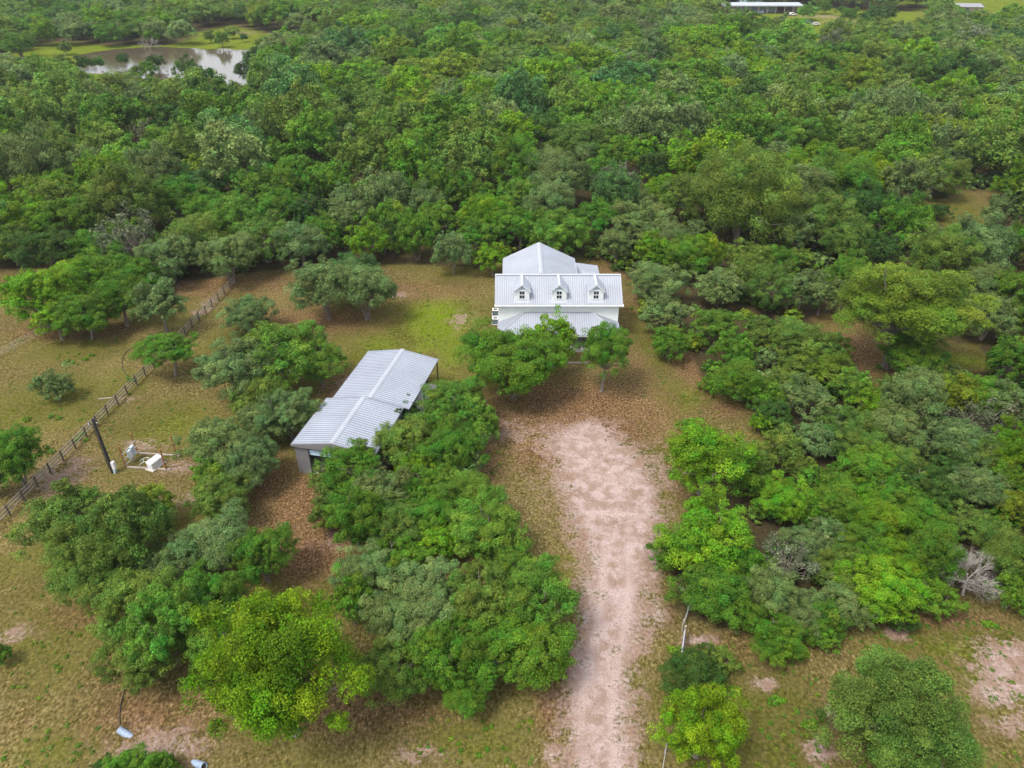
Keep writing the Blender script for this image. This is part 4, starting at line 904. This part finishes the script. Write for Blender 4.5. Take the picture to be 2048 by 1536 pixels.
NEAR = [
 # left edge and pasture
 (75, 590, 140, 120, 'B'), (150, 560, 130, 105, 'B'), (218, 548, 120, 95, 'G'), (165, 628, 120, 90, 'G'), (238, 600, 110, 95, 'G'), (110, 640, 90, 60, 'B'), (318, 608, 105, 105, 'S'), (265, 560, 110, 90, 'G'),
 (492, 632, 106, 78, 'S', 'bush'), (108, 772, 74, 70, 'S', 'bush'), (22, 915, 120, 135, 'G'), (-14, 965, 60, 50, 'S'), (0, 1312, 44, 60, 'G', 'bush'), (255, 1552, 120, 70, 'G', 'bush'), (205, 1545, 60, 50, 'D', 'bush'), (330, 1540, 60, 60, 'G', 'bush'),
 (478, 738, 165, 125, 'S'), (560, 712, 180, 110, 'L'), (638, 722, 110, 100, 'L'), (520, 790, 120, 60, 'O'),
 (575, 825, 125, 105, 'S'), (520, 840, 110, 90, 'S'), (430, 885, 130, 120, 'S'), (500, 915, 120, 110, 'S'), (430, 945, 100, 80, 'G'), (440, 1000, 120, 90, 'O'),
 (650, 575, 135, 120, 'S', 'oak'), (728, 578, 115, 110, 'S', 'oak'), (700, 550, 120, 80, 'T'),
 # lower left group
 (150, 1050, 190, 170, 'O'), (250, 1060, 180, 190, 'O'), (190, 1130, 190, 130, 'O'), (300, 1010, 100, 90, 'M'), (435, 1085, 150, 130, 'S'), (525, 1110, 120, 120, 'G'), (350, 1130, 130, 100, 'S'),
 (265, 1210, 150, 150, 'O'), (330, 1250, 160, 170, 'L'), (290, 1310, 150, 130, 'O'), (410, 1200, 150, 120, 'G'), (430, 1280, 130, 130, 'L'),
 # beside the barn
 (905, 812, 140, 88, 'L', 'oak'), (966, 848, 80, 84, 'L', 'oak'), (805, 832, 84, 66, 'D'), (722, 885, 88, 58, 'G'), (800, 885, 120, 84, 'O'), (912, 895, 140, 100, 'G'), (925, 928, 90, 62, 'S'), (852, 862, 84, 70, 'G'),
 (655, 893, 66, 56, 'G'), (702, 938, 134, 112, 'G'), (662, 965, 84, 76, 'O'), (765, 985, 125, 105, 'S'), (829, 938, 88, 78, 'B'), (842, 978, 106, 95, 'G'), (890, 965, 96, 76, 'L'), (941, 998, 126, 96, 'L'),
 (712, 1035, 130, 135, 'G'), (790, 1048, 120, 104, 'O'), (877, 1030, 120, 104, 'G'), (877, 1078, 104, 64, 'B'), (971, 1057, 160, 110, 'L'), (655, 1025, 76, 80, 'O'), (1000, 1085, 90, 60, 'G'),
 # lower middle group
 (1075, 1205, 160, 160, 'L'), (1040, 1300, 180, 120, 'G'), (965, 1200, 150, 150, 'O'), (865, 1180, 150, 130, 'S'), (790, 1235, 140, 130, 'S'), (735, 1140, 130, 100, 'S'), (890, 1320, 150, 150, 'G'), (790, 1340, 150, 130, 'O'), (705, 1200, 100, 110, 'G'),
 (930, 1380, 110, 90, 'G'), (960, 1270, 140, 120, 'G'), (1100, 1320, 90, 80, 'B'), (870, 1250, 150, 120, 'S'), (1030, 1140, 110, 70, 'L'), (800, 1120, 120, 80, 'G'),
 # small shrubs lower right
 (1390, 1345, 120, 96, 'D', 'bush'), (1440, 1320, 70, 50, 'O', 'bush'), (1560, 1290, 80, 60, 'G', 'bush'),
 # right of the house
 (1366, 515, 110, 90, 'G'), (1408, 505, 80, 84, 'B'), (1327, 628, 100, 72, 'S'), (1340, 685, 92, 74, 'G'), (1434, 655, 104, 80, 'L'), (1467, 703, 90, 82, 'G'), (1527, 672, 100, 66, 'O'), (1592, 682, 120, 74, 'O'), (1655, 702, 96, 82, 'O'),
 (1535, 722, 60, 56, 'S'), (1592, 738, 90, 74, 'O'), (1650, 742, 104, 64, 'M'), (1483, 765, 110, 68, 'G'), (1425, 768, 54, 44, 'G', 'bush'), (1527, 792, 80, 74, 'G'), (1613, 800, 100, 92, 'S'), (1545, 828, 84, 54, 'D'), (1570, 770, 70, 60, 'O'),
 (1440, 575, 104, 82, 'S'), (1490, 560, 90, 80, 'O'), (1545, 572, 110, 96, 'O'), (1605, 585, 90, 90, 'S'), (1645, 590, 80, 84, 'S'), (1680, 560, 80, 84, 'G'), (1600, 517, 60, 46, 'O'), (1500, 520, 100, 64, 'O'), (1555, 525, 90, 60, 'G'),
 (1640, 440, 150, 110, 'O'), (1690, 480, 110, 100, 'O'), (1738, 425, 112, 116, 'D'), (1803, 450, 104, 120, 'G'), (1836, 440, 60, 84, 'B'), (1900, 492, 96, 70, 'S'), (2004, 428, 72, 80, 'S'), (1881, 424, 46, 36, 'D', 'bush'), (2034, 490, 76, 100, 'G'), (1870, 352, 120, 84, 'O'), (2010, 376, 62, 50, 'B'),
 (1955, 565, 110, 84, 'S'), (2020, 580, 90, 90, 'G'), (1978, 632, 110, 104, 'S'), (2034, 640, 80, 80, 'G'), (2020, 718, 104, 100, 'G'), (1700, 540, 80, 70, 'G'), (1760, 500, 90, 50, 'D'),
 (1835, 715, 130, 66, 'G'), (1825, 800, 120, 130, 'S'), (1780, 790, 80, 80, 'O'), (1705, 778, 86, 82, 'L'), (1762, 815, 100, 80, 'B'), (1905, 790, 100, 90, 'M'), (1960, 790, 110, 90, 'G'), (2020, 810, 90, 90, 'S'), (1880, 770, 80, 70, 'O'),
 # right hand wood
 (1412, 920, 176, 156, 'B', 'oak'), (1523, 845, 50, 50, 'B'), (1510, 925, 88, 88, 'O'), (1567, 890, 92, 82, 'O'), (1635, 880, 92, 78, 'S'), (1595, 932, 66, 54, 'O'), (1505, 968, 66, 64, 'G'), (1570, 1002, 118, 104, 'B'), (1650, 968, 100, 90, 'G'),
 (1425, 1075, 180, 160, 'B'), (1345, 1110, 90, 80, 'G'), (1425, 1180, 150, 120, 'G'), (1480, 1130, 110, 100, 'G'), (1545, 1190, 106, 124, 'S'), (1572, 1125, 124, 100, 'K'), (1595, 1222, 106, 96, 'S'), (1550, 1268, 116, 84, 'G'), (1612, 1095, 106, 92, 'S'), (1680, 1140, 110, 104, 'O'), (1662, 1075, 96, 80, 'S'), (1645, 1235, 100, 90, 'G'),
 (1700, 857, 116, 66, 'O'), (1785, 858, 116, 76, 'S'), (1725, 892, 114, 66, 'O'), (1738, 937, 124, 74, 'G'), (1803, 937, 106, 76, 'O'), (1785, 993, 116, 84, 'G'), (1850, 976, 124, 92, 'D'), (1678, 1010, 114, 96, 'G'), (1742, 1005, 88, 82, 'B'),
 (1760, 1052, 124, 76, 'B'), (1850, 1045, 116, 94, 'G'), (1725, 1095, 124, 96, 'G'), (1790, 1125, 124, 110, 'B'), (1870, 1115, 116, 136, 'G'), (1760, 1185, 150, 110, 'B'), (1870, 1195, 96, 66, 'G'), (2012, 1110, 112, 136, 'O'), (2025, 1185, 84, 84, 'G'), (1950, 972, 116, 100, 'S'), (2015, 960, 94, 78, 'G'),
 (2035, 1015, 80, 76, 'M'), (1962, 848, 130, 104, 'K'), (2030, 895, 106, 100, 'B'), (1912, 880, 130, 100, 'S'), (1895, 937, 96, 60, 'D'), (1950, 905, 110, 90, 'O'), (1935, 1045, 90, 80, 'O'), (1690, 1205, 110, 90, 'S'), (1800, 1235, 70, 50, 'D', 'bush'), (1640, 1270, 80, 60, 'G', 'bush'),
 # wood behind house and barn
 (60, 440, 140, 104, 'B'), (150, 440, 116, 104, 'G'), (250, 480, 100, 86, 'G'), (190, 500, 110, 80, 'G'), (100, 500, 120, 80, 'D'), (20, 490, 110, 80, 'O'), (335, 515, 130, 84, 'S'), (400, 480, 130, 84, 'O'), (455, 512, 110, 96, 'S', 'oak'), (530, 478, 130, 96, 'O'), (600, 490, 120, 90, 'S'), (640, 470, 96, 80, 'G'),
 (735, 482, 88, 86, 'B'), (780, 440, 90, 84, 'G'), (832, 470, 90, 120, 'G'), (905, 505, 78, 86, 'S'), (955, 478, 96, 82, 'G'), (985, 518, 76, 66, 'B'), (1040, 455, 106, 84, 'G'), (1118, 470, 114, 100, 'L'), (1200, 440, 120, 84, 'G'), (1235, 490, 80, 76, 'S'), (1285, 450, 130, 94, 'S'), (1345, 482, 110, 76, 'S'), (870, 440, 90, 76, 'G'), (690, 440, 90, 84, 'S'),
 (500, 372, 92, 78, 'L'), (236, 396, 74, 66, 'B'), (40, 330, 96, 84, 'B'), (100, 385, 120, 84, 'B'), (170, 400, 90, 80, 'L'), (350, 400, 130, 90, 'G'), (430, 420, 120, 84, 'G'), (560, 420, 110, 80, 'G'), (620, 430, 70, 60, 'B'), (487, 240, 60, 54, 'B'),
 (910, 335, 54, 54, 'M'), (966, 340, 72, 80, 'T'), (1043, 330, 100, 86, 'L'), (1120, 338, 60, 80, 'B'), (1043, 390, 110, 74, 'L'), (1228, 368, 96, 74, 'K'), (1330, 378, 86, 62, 'B'), (1166, 292, 140, 104, 'O'), (1336, 226, 100, 84, 'G'), (700, 405, 100, 64, 'S'), (800, 385, 100, 80, 'G'), (870, 375, 84, 90, 'G'), (740, 385, 70, 60, 'L'), (960, 420, 80, 60, 'G'),
 (690, 217, 56, 40, 'K'), (1063, 147, 100, 48, 'L'), (1116, 118, 70, 46, 'M'), (1406, 98, 96, 48, 'B'), (1516, 104, 48, 40, 'B'), (1800, 152, 84, 84, 'O'), (1900, 140, 104, 56, 'L'), (1568, 275, 130, 74, 'L'), (1573, 345, 124, 60, 'B'), (1640, 315, 90, 56, 'B'), (1733, 357, 130, 82, 'Y'), (1620, 375, 90, 60, 'O'), (1886, 174, 36, 28, 'Y'),
 (1700, 30, 36, 28, 'G'), (1648, 14, 30, 26, 'G'), (1615, 24, 40, 28, 'L'), (1685, 22, 24, 18, 'D'), (1770, 25, 50, 36, 'D'), (1880, 15, 50, 36, 'O'), (1745, 35, 50, 34, 'D'), (1912, 17, 18, 16, 'L'),
 (130, 95, 30, 26, 'O'), (443, 78, 30, 30, 'G'), (418, 73, 22, 24, 'O'), (488, 75, 18, 16, 'D'), (465, 65, 30, 18, 'O'), (270, 145, 0, 0, 'G')]
NEAR += [(374, 140, 46, 54, 'D'), (167, 126, 34, 28, 'D'), (195, 126, 30, 24, 'G'), (120, 131, 50, 36, 'O'), (246, 119, 24, 26, 'D'), (290, 145, 50, 40, 'G'), (310, 124, 36, 24, 'D'), (495, 142, 44, 48, 'D'), (512, 112, 44, 34, 'D'), (530, 98, 44, 36, 'O'), (540, 125, 60, 50, 'G'),
 (219, 68, 58, 46, 'G'), (144, 62, 58, 52, 'S'), (92, 62, 54, 54, 'B'), (36, 90, 66, 50, 'G'), (307, 62, 60, 46, 'S'), (362, 64, 58, 46, 'S'), (262, 72, 34, 24, 'D')]
SMALL = []
for e in NEAR:
    if e[2] == 0: continue
    if e[2] < 62 and e[1] < 210 and len(e) == 5 and e[4] != 'K' and e[:2] not in ((130, 95), (443, 78), (1516, 104)): SMALL.append(e); continue
    T(e[0], e[1], e[2], e[3], e[4], noun=e[5] if len(e) > 5 else 'tree')
n_near = len(PLACED)

# dead, leafless trees with fine grey branching
def dead_tree(cx, cy, w, h, label, base=None, seed=1, name='dead_tree', n=5):
    if base: X, Y = G(*base)
    else: X, Y = G(cx, cy + h * .45)
    R = w / 2 * depth(X, Y, 3) / F; top = zat(cx, cy - h / 2, Y); rnd = random.Random(seed)
    X2 = (cx - 1024) * depth(X, Y, top * .6) / F
    t = empty(name, (X, Y, 0), label, 'dead tree'); mb = MB(); br = MB()
    c0 = Vector((0, 0, 0)); c1 = Vector(((X2 - X) * .6, 0, top * .32))
    mb.tube(c0, c1, .13, .10, 9); mb.build('trunk', M_DEAD, t)
    def grow(p, d, L_, r, k):
        q = p + d * L_; br.tube(p, q, r, r * .6, 5 if k < 2 else (4 if k < 4 else 3), cap=False)
        if k >= (5 if h > 120 else 4): return
        for _ in range(n if k == 0 else 4):
            nd = (d + Vector((rnd.gauss(0, .55), rnd.gauss(0, .55), rnd.gauss(.06, .4)))).normalized(); grow(p.lerp(q, rnd.uniform(.45, 1)), nd, L_ * rnd.uniform(.55, .85), r * .55, k + 1)
    for _ in range(n + 3):
        a = rnd.uniform(0, 2 * pi); grow(c0.lerp(c1, rnd.uniform(.35, 1)), Vector((cos(a), sin(a), rnd.uniform(.1, 1.6))).normalized(), R * .55, .06, 1)
    br.build('branches', M_DEAD, t); PLACED.append((X, Y, R * .6)); return t
dead_tree(1945, 1135, 120, 170, 'pale bare dead tree with fine branches at the edge of the right wood', base=(1925, 1190), seed=3)
dead_tree(1240, 362, 90, 60, 'bare grey tree in the wood behind the white house', seed=5)
dead_tree(690, 212, 60, 36, 'pale bare tree high in the forest, left of centre', seed=6)
dead_tree(115, 560, 60, 70, 'bare grey branches sticking up among the bright trees on the left', seed=8)
dead_tree(300, 90, 44, 20, 'grey bare tree leaning by the far pond shore', seed=9, n=4)
sx, sy = G(1706, 226); mb = MB(); mb.tube((0, 0, 0), (.7, 0, 6.0), .5, .35, 10); mb.tube((.7, 0, 6.0), (1.1, 0, 9.5), .35, .2, 10)
o = mb.build('tree_snag', M_DEAD); o.location = (sx - .5, sy - 1.2, 0); tag(o, 'pale broken trunk leaning before the snag tree in the upper right forest', 'tree trunk'); 
sx, sy = G(221, 335); mb = MB(); mb.tube((0, 0, 0), (-.3, 0, 6.5), .3, .22, 9); mb.tube((-.3, 0, 6.5), (-.1, 0, 8), .22, .05, 9); o = mb.build('tree_snag', M_DEAD); o.location = (sx, sy, 0); tag(o, 'short pale snag standing in the left forest', 'tree trunk')

# the rest of the wood, sown at random but never in a clearing, nearest first
sow = np.random.default_rng(21); cand = []
def visible_half(Y): return (depth(0, Y) / F * 1024) * 1.06 + 10
cells = {}
def ok(x, y, R, k=.66):
    cx, cy = int(x // 14), int(y // 14)
    for i in (-1, 0, 1):
        for j in (-1, 0, 1):
            for (a, b, r) in cells.get((cx + i, cy + j), ()):
                if (a - x) ** 2 + (b - y) ** 2 < (k * (r + R)) ** 2: return False
    return True
def reg(x, y, R): cells.setdefault((int(x // 14), int(y // 14)), []).append((x, y, R))
for x, y, R in PLACED: reg(x, y, R)
for (cx, cy, w, h, k) in SMALL:
    X, Y = G(cx, cy, 4.5); reg(X, Y, w / 2 * depth(X, Y, 4) / F)
N_ = 42000; Ys = 40 + (sow.random(N_) ** .85) * 580; Xs = (sow.random(N_) * 2 - 1) * 400
clr = cleared(Xs, Ys) | cleared(Xs, Ys - 3) | cleared(Xs - 3.5, Ys - 1) | cleared(Xs + 3.5, Ys - 1) | inpoly(Xs, Ys + 8, CLEAR[1]) | inpoly(Xs, Ys + 16, CLEAR[1])
hx = (np.abs(Xs - 6) < 13) & (np.abs(Ys - 95) < 15)
for x, y, c_, h_ in zip(Xs, Ys, clr, hx):
    if c_ or h_ or abs(x) > visible_half(y): continue
    if abs(x) < visible_half(y) - 14 and P(x, y)[1] > 590: continue
    R = float(np.clip(sow.normal(5.5, 1.3), 3.0, 8.2)) * (1.0 if y < 220 else 1.12)
    if ok(x, y, R): reg(x, y, R); cand.append((x, y, R))
cand.sort(key=lambda t: t[1])
print('near', n_near, 'candidates', len(cand))
def pick(x, y):
    g = float(vnoise(np.array(x), np.array(y), 38, 8)); r = sow.random()
    w = [('O', .34), ('S', .24), ('G', .17 + .1 * (g > .5)), ('D', .06), ('M', .05), ('B', .035 + .12 * (g > .60)), ('L', .08 * (g > .42)), ('T', .03), ('K', .02), ('Y', .008)]
    s = sum(v for _, v in w); r *= s
    for k, v in w:
        r -= v
        if r <= 0: return k
    return 'O'
def shape(x, y, R):
    V = R * float(sow.uniform(.80, 1.15)) * (1 if y < 220 else .78); hc = V * .92 + float(sow.uniform(.0, 1.8)); return V, hc
N_IND = max(0, 305 - n_near)
inview = 0; far_list = []
for (cx, cy, w, h, k) in SMALL:
    hc = 4.0
    for _ in range(6):
        X, Y = G(cx, cy, hc); R = w / 2 * depth(X, Y, hc) / F; V = min(max(h / w, .75), 1.1) * R; hc = V * .95 + .2
    far_list.append((X, Y, R, V, hc, k)); PLACED.append((X, Y, R))
for (x, y, R) in cand:
    V, hc = shape(x, y, R); c = pick(x, y); px, py = P(x, y, hc)
    if -60 < px < 2108 and py > -30 and inview < N_IND:
        put_tree(x, y, hc, R, V, c, px, py); inview += 1
    else: far_list.append((x, y, R, V, hc, c))
# one mass: crowns set out on points by geometry nodes
def mass(name, lst, lib, label, cat):
    r = np.random.default_rng(len(lst)); n = len(lst)
    me = bpy.data.meshes.new(name); me.from_pydata([(x, y, hc) for (x, y, R, V, hc, c) in lst], [], []); me.update()
    def attr(nm, ty, key, arr): at = me.attributes.new(nm, ty, 'POINT'); at.data.foreach_set(key, np.asarray(arr, np.int32 if ty == 'INT' else np.float32).ravel())
    attr('tree_size', 'FLOAT_VECTOR', 'vector', [(R * 1.1, R * 1.1, V * 1.08) for (x, y, R, V, hc, c) in lst])
    rot = np.zeros((n, 3)); rot[:, 2] = r.uniform(0, 2 * pi, n); attr('tree_turn', 'FLOAT_VECTOR', 'vector', rot)
    attr('tree_kind', 'INT', 'value', [lib['K'] if c == 'K' and 'K' in lib else int(r.integers(lib['n'])) for (*_, c) in lst])
    attr('tree_color', 'FLOAT_COLOR', 'color', [(*(np.array(PAL[c]) * r.uniform(.95, 1.32) * (1 + r.uniform(-.08, .08) * np.array([1, 0, -1]))), 1) for (*_, c) in lst])
    o = bpy.data.objects.new(name, me); COL.objects.link(o); tag(o, label, cat, kind='stuff')
    g = bpy.data.node_groups.new(name, 'GeometryNodeTree')
    g.interface.new_socket('Geometry', in_out='INPUT', socket_type='NodeSocketGeometry'); g.interface.new_socket('Geometry', in_out='OUTPUT', socket_type='NodeSocketGeometry')
    N, L = g.nodes, g.links; gi = N.new('NodeGroupInput'); go = N.new('NodeGroupOutput'); ip = N.new('GeometryNodeInstanceOnPoints')
    ci = N.new('GeometryNodeCollectionInfo'); ci.inputs['Collection'].default_value = lib['col']; ci.inputs['Separate Children'].default_value = True; ci.inputs['Reset Children'].default_value = True
    L.new(gi.outputs[0], ip.inputs['Points']); L.new(ci.outputs[0], ip.inputs['Instance']); ip.inputs['Pick Instance'].default_value = True
    def named(nm, ty): k = N.new('GeometryNodeInputNamedAttribute'); k.data_type = ty; k.inputs['Name'].default_value = nm; return next(s for s in k.outputs if s.enabled and s.name == 'Attribute')
    L.new(named('tree_kind', 'INT'), ip.inputs['Instance Index']); L.new(named('tree_size', 'FLOAT_VECTOR'), ip.inputs['Scale'])
    er = N.new('FunctionNodeEulerToRotation'); L.new(named('tree_turn', 'FLOAT_VECTOR'), er.inputs[0]); L.new(er.outputs[0], ip.inputs['Rotation'])
    L.new(ip.outputs[0], go.inputs[0]); md = o.modifiers.new('trees', 'NODES'); md.node_group = g
    print(name, n); return o
def library(nm, specs, kspec=None):
    col = bpy.data.collections.new(nm); n = len(specs)
    for i, sp in enumerate(specs + ([kspec] if kspec else [])):
        co, ti, _, _ = crown_np(**sp); ob = bpy.data.objects.new('%s_%02d' % (nm, i), leaf_mesh('crown_leaves', co, ti, M_LEAFINST)); col.objects.link(ob)
    d = {'col': col, 'n': n}
    if kspec: d['K'] = n
    return d
LIB = library('wood_crowns', [dict(seed=700 + i, nleaf=15000, size=.029, nlobe=34 + 4 * (i % 3), sub=8, spiky=.12) for i in range(8)], dict(seed=790, nleaf=2200, size=.034, nlobe=24, sub=8, gap=.4, spiky=.6))
ULIB = library('low_growth', [dict(seed=800 + i, nleaf=700, size=.10, nlobe=12, sub=5, spiky=.3) for i in range(4)])
mass('far_woodland', far_list, LIB, 'far woodland of mixed green trees, reaching the top of the photo', 'woodland')
# undergrowth filling the gaps between trunks
ug = []
N2 = 5200; Yu = 42 + (sow.random(N2)) * 270; Xu = (sow.random(N2) * 2 - 1) * 190; cu = cleared(Xu, Yu) | cleared(Xu, Yu - 2)
for x, y, c_ in zip(Xu, Yu, cu):
    if c_ or abs(x) > visible_half(y) or (abs(x - 6) < 12 and abs(y - 95) < 13): continue
    R = float(sow.uniform(.9, 2.3)); ug.append((x, y, R, R * float(sow.uniform(.5, .9)), R * .35, 'ODGSM'[int(sow.integers(5))]))
ug = ug[:2200]
mass('undergrowth', ug, ULIB, 'low green undergrowth between the trees of the wood', 'undergrowth')
# weeds and tufts in the clearing
wd = []
for (px, py, n_) in ((170, 715, 4), (150, 722, 2), (258, 757, 3), (45, 840, 3), (118, 838, 3), (160, 878, 4), (195, 690, 2), (18, 1072, 4), (1700, 745, 3), (1755, 738, 5), (1600, 1310, 6), (1480, 1385, 4), (1560, 1400, 5), (1620, 1450, 8), (1980, 1250, 6), (95, 900, 4), (1350, 1300, 3)):
    for k in range(n_):
        x, y = G(px + random.uniform(-14, 14), py + random.uniform(-8, 8)); R = random.uniform(.2, .5); wd.append((x, y, R, R * .6, .1, random.choice('LBMG')))
for k in range(3400):
    px, py = random.uniform(-20, 2068), random.uniform(560, 1560); x, y = G(px, py)
    if float(drive_mask(np.array(x), np.array(y))) > -1.3: continue
    if float(blobs(np.array(x), np.array(y), GREEN)) < .2: continue
    R = random.uniform(.07, .24); wd.append((x, y, R, R * .5, .05, random.choice('GGMO')))
mass('weeds', wd, ULIB, 'green weeds and grass tufts dotted over the clearing', 'weeds')

# ------------------------------------------------------------------ thin summer haze over the whole valley
hm = bpy.data.materials.new('haze'); hm.use_nodes = True; hn = hm.node_tree
for n_ in list(hn.nodes):
    if n_.type == 'BSDF_PRINCIPLED': hn.nodes.remove(n_)
pv = hn.nodes.new('ShaderNodeVolumePrincipled'); pv.inputs['Color'].default_value = (0.86, 0.92, 1.0, 1); pv.inputs['Density'].default_value = 0.0001; pv.inputs['Anisotropy'].default_value = 0.2
hn.links.new(pv.outputs[0], hn.nodes['Material Output'].inputs['Volume'])
mb = MB(); mb.box(-900, 900, -300, 1400, -1.2, H + 6); hz = mb.build('haze', hm); tag(hz, kind='stuff')
